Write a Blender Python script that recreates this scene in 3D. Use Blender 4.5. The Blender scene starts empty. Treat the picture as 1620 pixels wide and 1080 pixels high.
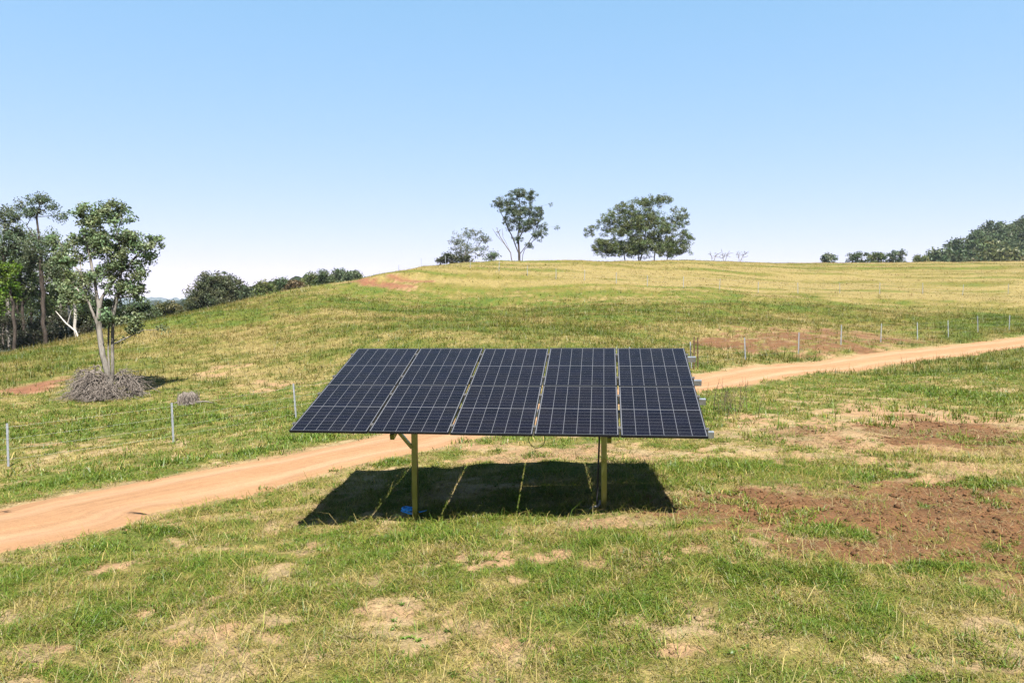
import bpy, math, random
import numpy as np
from mathutils import Matrix, Vector

random.seed(7)
RNG = np.random.default_rng(11)
R = math.radians
scene = bpy.context.scene
col = scene.collection

# ------------------------------------------------------------------ camera model (solved from the panel array)
F = 1140.0
CZ = 3.3
PITCH = -math.atan((540 - 482) / F)
ROLL = R(-0.4675)
fw = np.array([0, math.cos(PITCH), math.sin(PITCH)])
up0 = np.array([0, -math.sin(PITCH), math.cos(PITCH)])
rt0 = np.array([1.0, 0, 0])
rt = rt0 * math.cos(ROLL) + up0 * math.sin(ROLL)
up = up0 * math.cos(ROLL) - rt0 * math.sin(ROLL)
CAM = np.array([0, 0, CZ])


def at(px, py, d):
    """world point seen at photo position (px, py) at depth d metres"""
    return CAM + d * (fw + (px - 810) / F * rt - (py - 540) / F * up)


# ------------------------------------------------------------------ noise
def vnoise(x, y, seed=0):
    xi = np.floor(x); yi = np.floor(y)
    fx = x - xi; fy = y - yi
    fx = fx * fx * (3 - 2 * fx); fy = fy * fy * (3 - 2 * fy)
    xi = xi.astype(np.int64); yi = yi.astype(np.int64)

    def h(a, b):
        n = (a * 374761393 + b * 668265263 + seed * 1442695041) & 0xffffffff
        n = ((n ^ (n >> 13)) * 1274126177) & 0xffffffff
        n = (n ^ (n >> 16)) & 0xffffffff
        return n / 4294967295.0
    a = h(xi, yi); b = h(xi + 1, yi); c = h(xi, yi + 1); d = h(xi + 1, yi + 1)
    return (a * (1 - fx) + b * fx) * (1 - fy) + (c * (1 - fx) + d * fx) * fy


def fbm(x, y, seed=0, octv=4, gain=.5):
    s = 0; a = 1; t = 0
    for k in range(octv):
        s = s + a * vnoise(x * 2 ** k + 17.3 * k, y * 2 ** k - 9.1 * k, seed + k)
        t += a; a *= gain
    return s / t


def sstep(a, b, x):
    t = np.clip((x - a) / (b - a), 0, 1)
    return t * t * (3 - 2 * t)


# ------------------------------------------------------------------ terrain: thin plate through measured ground points
CTRL = [(810, 1080, 6.25), (0, 1080, 6.25), (1620, 1080, 6.05), (658, 815, 11.3), (955, 797, 11.1), (470, 836, 11.3), (1060, 812, 10.2), (1034, 732, 13.8), (590, 742, 14.75), (1600, 800, 10.6),
        (1600, 900, 8.6), (0, 833, 11.0), (268, 770, 14.0), (500, 724, 16.3), (740, 680, 18.6), (1115, 605, 28.3), (1300, 579, 36),
        (1620, 541, 47), (1510, 554, 43), (1720, 529, 51), (3, 737, 19.5), (268, 700, 21), (465, 665, 23.5), (170, 632, 31), (298, 640, 28), (55, 615, 34),
        (0, 560, 52), (120, 535, 56), (240, 512, 62), (400, 481, 75), (540, 456, 88), (690, 427, 100), (800, 421, 106),
        (950, 415, 112), (1150, 413, 118), (1400, 416, 130), (1620, 418, 140),
        (1455, 467, 82), (1080, 458, 77), (800, 500, 56), (600, 520, 48), (420, 560, 42), (500, 610, 32), (800, 545, 38),
        (1200, 520, 49), (1400, 505, 58), (1100, 570, 35), (700, 470, 74), (1250, 440, 95)]
pts = [at(*c) for c in CTRL]
pts = [(p[0], p[1], p[2]) for p in pts]
pts += [(-10, -6, .1), (10, -6, .1), (0, -20, .2), (-25, -5, -.3), (25, 0, .6), (-22, 12, -.6), (25, 15, .9), (40, 30, 1.0),
        (-50, 30, -2.2), (-60, 80, -7), (-48, 66, -4), (-35, 78, -3), (-30, 95, -1.5), (-15, 125, 1), (5, 145, 5), (40, 160, 6),
        (80, 175, 6.5), (130, 180, 7), (135, 120, 10), (90, 70, 2.5), (-90, 60, -9), (-60, 140, -14), (0, 190, -2), (70, 215, 2)]
PC = np.array(pts)


def tps_fit(P, lam=2.0):
    n = len(P)
    d = np.hypot(P[:, None, 0] - P[None, :, 0], P[:, None, 1] - P[None, :, 1])
    K = np.where(d > 0, d * d * np.log(d + 1e-12), 0) + lam * np.eye(n)
    A = np.zeros((n + 3, n + 3)); A[:n, :n] = K
    A[:n, n] = 1; A[:n, n + 1:] = P[:, :2]; A[n, :n] = 1; A[n + 1:, :n] = P[:, :2].T
    return np.linalg.solve(A, np.r_[P[:, 2], 0, 0, 0])


TW = tps_fit(PC)


def base_h(x, y):
    x = np.asarray(x, float); y = np.asarray(y, float)
    z = TW[-3] + TW[-2] * x + TW[-1] * y
    for i in range(len(PC)):
        d2 = (x - PC[i, 0]) ** 2 + (y - PC[i, 1]) ** 2
        z = z + TW[i] * d2 * .5 * np.log(d2 + 1e-9)
    # beyond the paddock the land drops into a valley, with a wooded hill on the right
    far = -16 + 6 * np.sin(x * .011 + 1) * np.cos(y * .007) - 22 * sstep(250, 900, np.hypot(x, y)) \
        + 42 * np.exp(-((x - 278) / 100) ** 2 * .5 - ((y - 300) / 75) ** 2 * .5)
    e = np.hypot(np.maximum(np.abs(x - 35) - 95, 0) , np.maximum(np.maximum(y - 150, -25 - y), 0))
    w = sstep(0, 75, e)
    return z * (1 - w) + far * w


def ray_ground(px, py):
    dr = at(px, py, 1.0) - CAM
    lo = 2.0
    t = np.linspace(4, 150, 3000)
    P = CAM[None] + t[:, None] * dr[None]
    below = P[:, 2] < base_h(P[:, 0], P[:, 1])
    k = int(np.argmax(below)) if below.any() else len(t) - 1
    return P[k]


# track centre line
road_px = [(0, 834), (150, 800), (300, 768), (420, 744), (540, 718), (680, 690), (880, 645), (1010, 622), (1112, 606), (1250, 584), (1400, 567), (1510, 554), (1620, 541)]
rp = [ray_ground(*p)[:2] for p in road_px]
rp = [np.array([-16.5, 3.5]), np.array([-11.8, 7.3])] + rp
d_ = rp[-1] - rp[-2]; d_ = d_ / np.linalg.norm(d_)
rp += [rp[-1] + d_ * 8, rp[-1] + d_ * 24]
print('ROAD', [tuple(round(float(v), 1) for v in p) for p in rp])


def catmull(P, step):
    out = []
    P = [2 * P[0] - P[1]] + P + [2 * P[-1] - P[-2]]
    for i in range(1, len(P) - 2):
        n = max(2, int(np.linalg.norm(P[i + 1] - P[i]) / step))
        for k in range(n):
            t = k / n
            out.append(.5 * ((2 * P[i]) + (-P[i - 1] + P[i + 1]) * t + (2 * P[i - 1] - 5 * P[i] + 4 * P[i + 1] - P[i + 2]) * t * t
                             + (-P[i - 1] + 3 * P[i] - 3 * P[i + 1] + P[i + 2]) * t ** 3))
    out.append(P[-2])
    return np.array(out)


ROAD = catmull(rp, .9)
ROADF = catmull(rp, .22)
HALF = 1.42


def road_dist(x, y):
    x = np.asarray(x, float); y = np.asarray(y, float)
    best = np.full(x.shape, 1e9)
    m = (x > -24) & (x < 75) & (y > -2) & (y < 85)
    xs = x[m]; ys = y[m]; b = np.full(xs.shape, 1e9)
    for i in range(len(ROAD) - 1):
        a = ROAD[i]; e = ROAD[i + 1] - a; L = e @ e
        t = np.clip(((xs - a[0]) * e[0] + (ys - a[1]) * e[1]) / L, 0, 1)
        b = np.minimum(b, (xs - a[0] - t * e[0]) ** 2 + (ys - a[1] - t * e[1]) ** 2)
    best[m] = np.sqrt(b)
    return best


BANK = [ray_ground(*p)[:2] for p in ((536, 460), (560, 452), (600, 446), (645, 441), (690, 440))]


def bank(x, y):
    """an earth cut: the paddock steps up behind this line"""
    m = (x > -40) & (x < 0) & (y > 70) & (y < 125)
    out = np.zeros(np.shape(x)); xs, ys = x[m], y[m]
    bl = np.interp(xs, [p[0] for p in BANK], [p[1] for p in BANK])
    s = ys - bl
    taper = sstep(BANK[0][0] - 1.5, BANK[0][0] + 2.5, xs) * sstep(BANK[-1][0] + 2.5, BANK[-1][0] - 2.5, xs)
    out[m] = taper * (.42 * sstep(-.5, .9, s) * (1 - sstep(2, 12, s)) - .2 * sstep(-3.2, -.8, s) * (1 - sstep(-.6, .4, s)))
    return out


def micro(x, y):
    r = np.hypot(x, y)
    near = 1 - sstep(25, 60, r)
    return (fbm(x * .55, y * .55, 3, 3) - .5) * .16 + sstep(20, 40, r) * (fbm(x * .11, y * .14, 13, 3) - .5) * .6 + near * (fbm(x * 2.3, y * 2.3, 5, 3) - .5) * .09


def ground_h(x, y, rd=None):
    if rd is None:
        rd = road_dist(x, y)
    k = sstep(HALF - .1, HALF + .9, rd)
    return base_h(x, y) + bank(x, y) + micro(x, y) * (.15 + .85 * k) - .05 * (1 - sstep(HALF - .55, HALF + .1, rd))


def gz(x, y):
    return float(ground_h(np.array([x]), np.array([y]))[0])


# ------------------------------------------------------------------ ground cover: where soil, straw and green grass lie
def ell(lst):
    out = []
    for px, py, hw, hh, s in lst:
        c = ray_ground(px, py); a = ray_ground(px, py + hh); b = ray_ground(px, py - hh)
        out.append((c[0], c[1], hw / F * c[1], max(.12, (b[1] - a[1]) / 2), s))
    return out


BROWN = ell([(1260, 541, 140, 15, .72), (1170, 548, 60, 12, .8), (1370, 531, 100, 9, .62), (1230, 800, 200, 34, 1), (1400, 830, 260, 50, 1), (1580, 850, 170, 75, 1), (1400, 888, 190, 28, 1), (1480, 688, 170, 30, .62), (1400, 770, 120, 16, .6), (1520, 800, 150, 40, 1), (1075, 806, 90, 22, 1), (1150, 802, 120, 20, 1), (1300, 868, 90, 14, .8),
             (1420, 752, 60, 10, .5), (1560, 775, 120, 16, .9)])
TAN = ell([(740, 882, 52, 18, 1), (765, 855, 22, 10, .9), (985, 893, 95, 15, 1), (1060, 872, 70, 13, 1), (610, 966, 65, 10, 1), (270, 960, 50, 13, .9), (860, 882, 35, 9, .8),
           (320, 1003, 45, 16, .8), (60, 1032, 70, 16, .75), (495, 862, 22, 5, 1), (800, 1020, 70, 14, .8), (1075, 1022, 55, 11, .9), (1400, 1060, 45, 12, .7),
           (1480, 690, 210, 48, .95), (1340, 690, 90, 22, .9), (1450, 660, 140, 20, .9), (1560, 740, 150, 30, .8), (1250, 720, 80, 14, .6), (960, 828, 70, 8, .9), (760, 710, 60, 9, .7), (860, 716, 120, 10, .8), (990, 716, 70, 14, .75), (1180, 660, 40, 6, .7), (640, 985, 30, 7, .6),
           (170, 905, 60, 10, .6), (130, 780, 40, 6, .7), (560, 722, 40, 5, .6), (100, 700, 90, 5, .5), (1010, 830, 60, 6, .8),
           (360, 590, 50, 10, .35), (420, 610, 60, 10, .35)])
RED = ell([(596, 450, 52, 5, 1), (650, 444, 38, 3, .9), (52, 617, 34, 14, 1), (20, 628, 30, 6, .7)])
LUSH = ell([(330, 668, 200, 14, .75), (70, 682, 110, 14, .8), (1150, 742, 110, 11, 1), (1390, 750, 90, 13, 1), (1330, 845, 75, 15, 1), (1090, 836, 60, 7, .9), (1560, 768, 90, 9, .9), (960, 858, 60, 12, .9), (700, 850, 130, 22, .7),
            (1250, 915, 100, 16, .8), (960, 955, 130, 26, .6), (1120, 650, 60, 22, .6), (1540, 625, 80, 22, .6), (1600, 590, 60, 16, .45), (60, 770, 70, 8, 1), (180, 752, 60, 7, 1), (420, 712, 90, 5, 1), (300, 730, 80, 6, 1), (480, 695, 60, 6, 1),
            (400, 960, 120, 30, .5), (150, 870, 90, 8, .8), (250, 838, 60, 8, .9), (430, 790, 60, 8, .6), (620, 730, 40, 6, .8), (1330, 970, 70, 26, .5), (150, 980, 110, 26, .45), (600, 880, 90, 20, .5), (850, 930, 90, 12, .6),
            (1100, 764, 60, 8, .6), (1480, 800, 25, 6, 1), (1420, 905, 110, 8, .8), (1500, 900, 90, 5, .8),
            (200, 660, 260, 26, .6), (90, 700, 100, 10, .5), (930, 520, 60, 9, .6), (800, 512, 40, 8, .5), (1450, 590, 100, 7, .35), (1330, 572, 200, 4, .9), (1130, 585, 30, 5, .7), (780, 425, 70, 3.5, .9), (60, 590, 60, 16, .6)])
DRY = ell([(1560, 730, 120, 24, 1), (1480, 975, 160, 50, .55), (1300, 1040, 260, 40, .5), (200, 930, 160, 20, .4), (640, 1040, 130, 30, .4), (850, 715, 150, 14, .6), (400, 545, 160, 16, .4), (230, 560, 80, 14, .5), (270, 525, 90, 12, .6), (360, 520, 60, 12, .5),
           (480, 550, 90, 14, .5), (430, 590, 120, 18, .5), (120, 722, 160, 7, .6), (330, 690, 120, 6, .5), (1150, 560, 60, 10, .4), (1250, 500, 200, 12, .25), (1450, 520, 120, 12, .3), (1230, 660, 60, 8, .5)])


def emask(lst, x, y, wx, wy):
    m = np.zeros_like(x)
    for cx, cy, ax, ay, s in lst:
        if cx < -1e8: continue
        r = np.hypot((x - cx) / ax + wx, (y - cy) / ay + wy)
        m = np.maximum(m, s * sstep(1.45, .35, r))
    return m


def cover(x, y, rd):
    wx = (fbm(x * .9, y * .9, 21, 5, .62) - .5) * 2.3; wy = (fbm(x * .9, y * .9, 31, 5, .62) - .5) * 2.3
    n1 = fbm(x * .35, y * .35, 41, 4); n2 = fbm(x * 1.6, y * 1.6, 51, 4); n3 = fbm(x * 6, y * 6, 61, 3)
    brown = emask(BROWN, x, y, wx, wy); tan = emask(TAN, x, y, wx, wy); red = emask(RED, x, y, wx * .6, wy * .6)
    lush = emask(LUSH, x, y, wx, wy) * np.clip(.35 + 1.5 * (n2 - .2), 0, 1); dry = emask(DRY, x, y, wx, wy)
    nearw = 1 - sstep(20, 40, y)
    gen = sstep(.52, .68, n2 * .75 + n1 * .25) * .72 * nearw
    tan = np.maximum(tan, gen * (1 - lush))
    bare = np.maximum(np.maximum(brown, tan), red)
    bare = bare * (1 - .92 * lush)
    k = bare - (n3 - .5) * 1.7 - (n2 - .5) * 1.1
    bare = sstep(.04, .62, k) * sstep(.02, .2, bare)
    bare = np.maximum(bare, .85 * sstep(HALF + .55 + (n2 - .5) * 1.3, HALF - .1 + (n2 - .5) * .5, rd))
    green = lush
    d = .40 + (n1 - .5) * .6 + (n2 - .5) * 1.3 + (fbm(x * 3.4 + y * 1.2, y * 4.6, 55, 4, .6) - .5) * 1.5 + (n3 - .5) * .5 + dry * .7 - lush * .7
    # the mown crest: straw with green streaks along the contour
    crest = sstep(66, 80, y + .12 * x * 0 + (n1 - .5) * 10) * sstep(-26, -10, x)
    st = .5 * fbm(x * .05 + 3, y * .42, 71, 4) + .5 * fbm(x * .07, y * 1.3, 73, 3)
    d = d * (1 - crest) + crest * (.86 + (st - .5) * 2.9 + (n2 - .5) * .5)
    mid = sstep(30, 42, y) * (1 - crest)
    st2 = fbm(x * .09, y * .3, 77, 4)
    d = d * (1 - mid) + mid * (.50 + (d - .42) * .6 + (n1 - .5) * .5 + (st2 - .5) * .7 + (fbm(x * .5, y * .7, 79, 3) - .5) * .5)
    return bare, np.clip(d, 0, 1), green, brown, red, crest, n2, n3


def mixc(a, b, t):
    return a + (b - a) * t[:, None]


PAL = {k: np.array(v) * .36 for k, v in dict(lush=(.150, .250, .030), mid=(.235, .285, .040), olive=(.315, .285, .060), straw=(.52, .415, .15), pale=(.50, .41, .22),
                                     tan=(.44, .275, .145), brown=(.205, .102, .045), red=(.27, .125, .066)).items()}


def soil_col(brown, red, n2):
    c = np.tile(PAL['tan'], (len(n2), 1))
    c = mixc(c, PAL['pale'] * .85, sstep(.45, .75, n2) * .6)
    c = mixc(c, PAL['brown'], sstep(.15, .6, brown))
    c = mixc(c, PAL['red'], sstep(.2, .6, red))
    return c


def grass_col(d, lush):
    c = np.tile(PAL['mid'], (len(d), 1))
    c = mixc(c, PAL['lush'], sstep(.35, .0, d))
    c = mixc(c, PAL['olive'], sstep(.4, .62, d))
    c = mixc(c, PAL['straw'], sstep(.6, .95, d))
    return c


# ------------------------------------------------------------------ helpers: meshes, materials, objects
def new_mesh(name, V, faces, smooth=False):
    me = bpy.data.meshes.new(name)
    V = np.asarray(V, np.float32)
    if isinstance(faces, np.ndarray):
        n, k = faces.shape
        me.vertices.add(len(V)); me.vertices.foreach_set('co', V.ravel())
        me.loops.add(n * k); me.loops.foreach_set('vertex_index', faces.astype(np.int32).ravel())
        me.polygons.add(n)
        me.polygons.foreach_set('loop_start', np.arange(0, n * k, k, dtype=np.int32))
        me.polygons.foreach_set('loop_total', np.full(n, k, np.int32))
        me.update(calc_edges=True)
    else:
        me.from_pydata(V.tolist(), [], faces)
    if smooth:
        me.polygons.foreach_set('use_smooth', np.ones(len(me.polygons), bool))
    return me


def obj(name, me, mat, parent=None, label=None, cat=None, group=None, kind=None):
    o = bpy.data.objects.new(name, me); col.objects.link(o)
    if me is not None and mat is not None:
        me.materials.append(mat)
    if parent is not None:
        o.parent = parent
    return tag(o, label, cat, group, kind)


def tag(o, label=None, cat=None, group=None, kind=None):
    if label: o['label'] = label
    if cat: o['category'] = cat
    if group: o['group'] = group
    if kind: o['kind'] = kind
    return o


def empty(name, loc, rz=0, label=None, cat=None, group=None):
    o = bpy.data.objects.new(name, None); col.objects.link(o)
    o.location = loc; o.rotation_euler = (0, 0, rz); o.empty_display_size = .3
    return tag(o, label, cat, group)


def add_color(me, name, C):
    a = me.attributes.new(name, 'FLOAT_COLOR', 'POINT')
    C = np.asarray(C, np.float32)
    if C.shape[1] == 3:
        C = np.c_[C, np.ones(len(C), np.float32)]
    a.data.foreach_set('color', C.astype(np.float32).ravel())


class MB:
    def __init__(s): s.V = []; s.F = []

    def box(s, lo, hi, M=None):
        b = len(s.V)
        for z in (lo[2], hi[2]):
            for y in (lo[1], hi[1]):
                for x in (lo[0], hi[0]):
                    v = Vector((x, y, z)); s.V.append(tuple(M @ v if M else v))
        for f in ((0, 2, 3, 1), (4, 5, 7, 6), (0, 1, 5, 4), (2, 6, 7, 3), (0, 4, 6, 2), (1, 3, 7, 5)):
            s.F.append(tuple(b + i for i in f))
        return s

    def tube(s, P, r, n=6, cap=True):
        P = [np.asarray(p, float) for p in P]
        rs = r if hasattr(r, '__len__') else [r] * len(P)
        b = len(s.V); ref = None
        for i, p in enumerate(P):
            t = P[min(i + 1, len(P) - 1)] - P[max(i - 1, 0)]; t = t / (np.linalg.norm(t) + 1e-12)
            if ref is None:
                ref = np.array([1, 0, 0.]) if abs(t[0]) < .8 else np.array([0, 1., 0])
            a = ref - t * (ref @ t); a /= np.linalg.norm(a) + 1e-12; c = np.cross(t, a); ref = a
            for k in range(n):
                an = 2 * math.pi * k / n
                s.V.append(tuple(p + rs[i] * (math.cos(an) * a + math.sin(an) * c)))
        for i in range(len(P) - 1):
            for k in range(n):
                k2 = (k + 1) % n
                s.F.append((b + i * n + k, b + i * n + k2, b + (i + 1) * n + k2, b + (i + 1) * n + k))
        if cap:
            s.F.append(tuple(b + k for k in range(n - 1, -1, -1))); e = b + (len(P) - 1) * n
            s.F.append(tuple(e + k for k in range(n)))
        return s

    def prism(s, poly, z0, z1, M=None):
        b = len(s.V); n = len(poly)
        for z in (z0, z1):
            for x, y in poly:
                v = Vector((x, y, z)); s.V.append(tuple(M @ v if M else v))
        for k in range(n):
            k2 = (k + 1) % n
            s.F.append((b + k, b + k2, b + n + k2, b + n + k))
        s.F.append(tuple(range(b + n - 1, b - 1, -1))); s.F.append(tuple(range(b + n, b + 2 * n)))
        return s

    def build(s, name, mat, parent=None, smooth=False, **kw):
        return obj(name, new_mesh(name, s.V, s.F, smooth), mat, parent, **kw)


class NT:
    """tiny node-tree helper"""
    def __init__(s, name):
        s.m = bpy.data.materials.new(name); s.m.use_nodes = True; s.t = s.m.node_tree; s.t.nodes.clear()
        s.out = s.n('ShaderNodeOutputMaterial')

    def n(s, typ, **kw):
        nd = s.t.nodes.new(typ)
        for k, v in kw.items():
            if k.startswith('i_'):
                nd.inputs[k[2:].replace('_', ' ')].default_value = v
            else:
                setattr(nd, k, v)
        return nd

    def l(s, a, b): s.t.links.new(a, b)

    def val(s, x, sock):
        if isinstance(x, (int, float)): sock.default_value = x
        else: s.l(x, sock)

    def math(s, op, a, b=None, c=None):
        nd = s.n('ShaderNodeMath', operation=op)
        s.val(a, nd.inputs[0])
        if b is not None: s.val(b, nd.inputs[1])
        if c is not None: s.val(c, nd.inputs[2])
        return nd.outputs[0]

    def noise(s, scale, detail=4, vec=None, rough=.55):
        nd = s.n('ShaderNodeTexNoise'); nd.inputs['Scale'].default_value = scale
        nd.inputs['Detail'].default_value = detail; nd.inputs['Roughness'].default_value = rough
        if vec is not None: s.l(vec, nd.inputs['Vector'])
        return nd.outputs['Fac']

    def ramp(s, fac, stops):
        nd = s.n('ShaderNodeValToRGB'); s.l(fac, nd.inputs[0])
        el = nd.color_ramp.elements
        while len(el) < len(stops): el.new(.5)
        for e, (p, c) in zip(el, stops):
            e.position = p; e.color = (c, c, c, 1) if isinstance(c, (int, float)) else (*c, 1)
        return nd.outputs[0]

    def mix(s, fac, a, b, blend='MIX'):
        nd = s.n('ShaderNodeMix', data_type='RGBA', blend_type=blend)
        s.val(fac, nd.inputs[0])
        for x, k in ((a, 6), (b, 7)):
            if isinstance(x, tuple): nd.inputs[k].default_value = (*x, 1)
            else: s.l(x, nd.inputs[k])
        return nd.outputs[2]

    def bsdf(s, **kw):
        b = s.n('ShaderNodeBsdfPrincipled')
        for k, v in kw.items():
            k = k.replace('_', ' ')
            if isinstance(v, tuple): b.inputs[k].default_value = (*v, 1)
            elif isinstance(v, (int, float)): b.inputs[k].default_value = v
            else: s.l(v, b.inputs[k])
        s.l(b.outputs[0], s.out.inputs[0])
        return b

    def bump(s, b, height, strength=.4, dist=.02):
        nd = s.n('ShaderNodeBump'); nd.inputs['Strength'].default_value = strength; nd.inputs['Distance'].default_value = dist
        s.l(height, nd.inputs['Height']); s.l(nd.outputs[0], b.inputs['Normal'])


def pos(n): return n.n('ShaderNodeNewGeometry').outputs['Position']


def mat_ground():
    n = NT('ground_soil_and_thatch'); a = n.n('ShaderNodeAttribute', attribute_name='gcol'); p = pos(n)
    f1 = n.ramp(n.noise(28, 6, p, .7), [(.3, .5), (.7, 1.4)])
    f2 = n.ramp(n.noise(3.1, 6, p, .65), [(.3, .72), (.7, 1.25)])
    c = n.mix(1, n.mix(1, a.outputs['Color'], f1, 'MULTIPLY'), f2, 'MULTIPLY')
    b = n.bsdf(Base_Color=c, Roughness=.95, Specular_IOR_Level=.1)
    n.bump(b, n.noise(38, 6, p, .7), .8, .03)
    return n.m


def mat_road():
    n = NT('track_dirt'); p = pos(n)
    a = n.n('ShaderNodeAttribute', attribute_name='rut')
    big = n.noise(.55, 5, p, .6); fine = n.noise(45, 6, p, .75); med = n.noise(5, 5, p, .65)
    c = n.mix(big, (.235, .127, .062), (.30, .174, .092))
    c = n.mix(n.ramp(med, [(.45, 0), (.75, .6)]), c, (.20, .112, .056))
    c = n.mix(n.math('MULTIPLY', a.outputs['Fac'], .55), c, (.33, .212, .13))
    st = n.n('ShaderNodeAttribute', attribute_name='st'); mp = n.n('ShaderNodeMapping'); mp.inputs['Scale'].default_value = (.22, 5.5, 1); n.l(st.outputs['Vector'], mp.inputs[0])
    streak = n.noise(1.6, 6, mp.outputs[0], .65)
    c = n.mix(1, c, n.ramp(streak, [(.34, .82), (.5, .98), (.66, 1.08)]), 'MULTIPLY')
    c = n.mix(1, c, n.ramp(fine, [(.28, .62), (.5, 1.0), (.7, 1.16)]), 'MULTIPLY')
    c = n.mix(n.ramp(n.noise(11, 3, p, .5), [(.70, 0), (.76, .55)]), c, (.13, .075, .042))
    c = n.mix(1, c, (.62, .62, .62), 'MULTIPLY')
    b = n.bsdf(Base_Color=c, Roughness=.95, Specular_IOR_Level=.08)
    n.bump(b, n.math('ADD', n.noise(16, 6, p, .7), n.math('MULTIPLY', fine, .5)), .55, .03)
    return n.m


def mat_blades(name, trans=.3, attr='bcol'):
    n = NT(name); a = n.n('ShaderNodeAttribute', attribute_name=attr)
    d = n.n('ShaderNodeBsdfDiffuse'); t = n.n('ShaderNodeBsdfTranslucent'); g = n.n('ShaderNodeBsdfGlossy'); g.inputs['Roughness'].default_value = .45
    n.l(a.outputs['Color'], d.inputs[0]); n.l(n.mix(1, a.outputs['Color'], (1.15, 1.1, .6), 'MULTIPLY'), t.inputs[0])
    m = n.n('ShaderNodeMixShader'); m.inputs[0].default_value = trans; n.l(d.outputs[0], m.inputs[1]); n.l(t.outputs[0], m.inputs[2])
    m2 = n.n('ShaderNodeMixShader'); m2.inputs[0].default_value = .012; n.l(m.outputs[0], m2.inputs[1]); n.l(g.outputs[0], m2.inputs[2])
    n.l(m2.outputs[0], n.out.inputs[0])
    return n.m


def mat_bark(name, c1, c2, scale=6):
    c1 = tuple(v * .64 for v in c1); c2 = tuple(v * .64 for v in c2)
    n = NT(name); tc = n.n('ShaderNodeTexCoord'); mp = n.n('ShaderNodeMapping'); mp.inputs['Scale'].default_value = (1, 1, .25)
    n.l(tc.outputs['Object'], mp.inputs[0]); f = n.noise(scale, 6, mp.outputs[0], .7)
    b = n.bsdf(Base_Color=n.mix(n.ramp(f, [(.38, 0), (.62, 1)]), c1, c2), Roughness=.9, Specular_IOR_Level=.1)
    n.bump(b, f, .6, .05)
    return n.m


def mat_plain(name, c, rough=.6, metal=0., var=.15, scale=9, spec=.3):
    c = tuple(v * (.64 + .26 * metal) for v in c)
    n = NT(name); tc = n.n('ShaderNodeTexCoord'); f = n.noise(scale, 5, tc.outputs['Object'], .65)
    k = n.ramp(f, [(.3, 1 - var), (.7, 1 + var)])
    n.bsdf(Base_Color=n.mix(1, c, k, 'MULTIPLY') if False else n.mix(1, k, c, 'MULTIPLY'), Roughness=n.ramp(f, [(.3, max(0, rough - .08)), (.7, min(1, rough + .08))]), Metallic=metal, Specular_IOR_Level=spec)
    return n.m


def mat_cells():
    """dark half-cut cells with white grid under glass, from the panel's own UV in metres"""
    n = NT('solar_cells_under_glass'); uv = n.n('ShaderNodeUVMap', uv_map='UVMap'); sp = n.n('ShaderNodeSeparateXYZ'); n.l(uv.outputs[0], sp.inputs[0])
    x, y = sp.outputs[0], sp.outputs[1]
    PWi, PHi, mg = PW - .022, PH - .022, .008

    def line(coord, period, half):   # 1 near multiples of period
        f = n.math('FRACT', n.math('ADD', n.math('DIVIDE', coord, period), .5))
        return n.math('LESS_THAN', n.math('ABSOLUTE', n.math('SUBTRACT', f, .5)), half / period)
    cw = (PWi - 2 * mg) / 6; xi = n.math('SUBTRACT', x, mg)
    colm = line(xi, cw, .0027)
    edge = n.math('MAXIMUM', n.math('LESS_THAN', x, mg), n.math('GREATER_THAN', x, PWi - mg))
    edge = n.math('MAXIMUM', edge, n.math('MAXIMUM', n.math('LESS_THAN', y, mg), n.math('GREATER_THAN', y, PHi - mg)))
    yc = n.math('ABSOLUTE', n.math('SUBTRACT', y, PHi / 2))
    mid = n.math('LESS_THAN', yc, .0034)
    ch = (PHi / 2 - .009 - mg) / 8
    row = line(n.math('SUBTRACT', yc, .009), ch, .0035)
    bus = n.math('MULTIPLY', line(xi, cw / 10, .0007), .25)
    white = n.math('MAXIMUM', n.math('MAXIMUM', colm, edge), mid)
    fac = n.math('MAXIMUM', white, n.math('MAXIMUM', n.math('MULTIPLY', row, .30), bus))
    # each cell its own faint blue
    cid = n.n('ShaderNodeCombineXYZ'); n.l(n.math('FLOOR', n.math('DIVIDE', xi, cw)), cid.inputs[0]); n.l(n.math('FLOOR', n.math('DIVIDE', y, ch)), cid.inputs[1])
    oi = n.n('ShaderNodeObjectInfo'); n.l(oi.outputs['Random'], cid.inputs[2])
    wn = n.n('ShaderNodeTexWhiteNoise', noise_dimensions='3D'); n.l(cid.outputs[0], wn.inputs['Vector'])
    cell = n.mix(wn.outputs['Value'], (.0014, .0015, .003), (.0021, .0022, .0052))
    cell = n.mix(n.math('MULTIPLY', oi.outputs['Random'], .5), cell, (.0027, .0021, .0039))  # purplish tint per panel: varied reflections put into the base colour
    dust = n.noise(2.2, 5, uv.outputs[0], .6)
    cell = n.mix(n.ramp(dust, [(.4, 0), (.8, .03)]), cell, (.095, .076, .057))
    c = n.mix(fac, cell, (.068, .07, .077))
    b = n.bsdf(Base_Color=c, Roughness=n.ramp(dust, [(.3, .08), (.75, .16)]), IOR=1.135)
    return n.m


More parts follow.
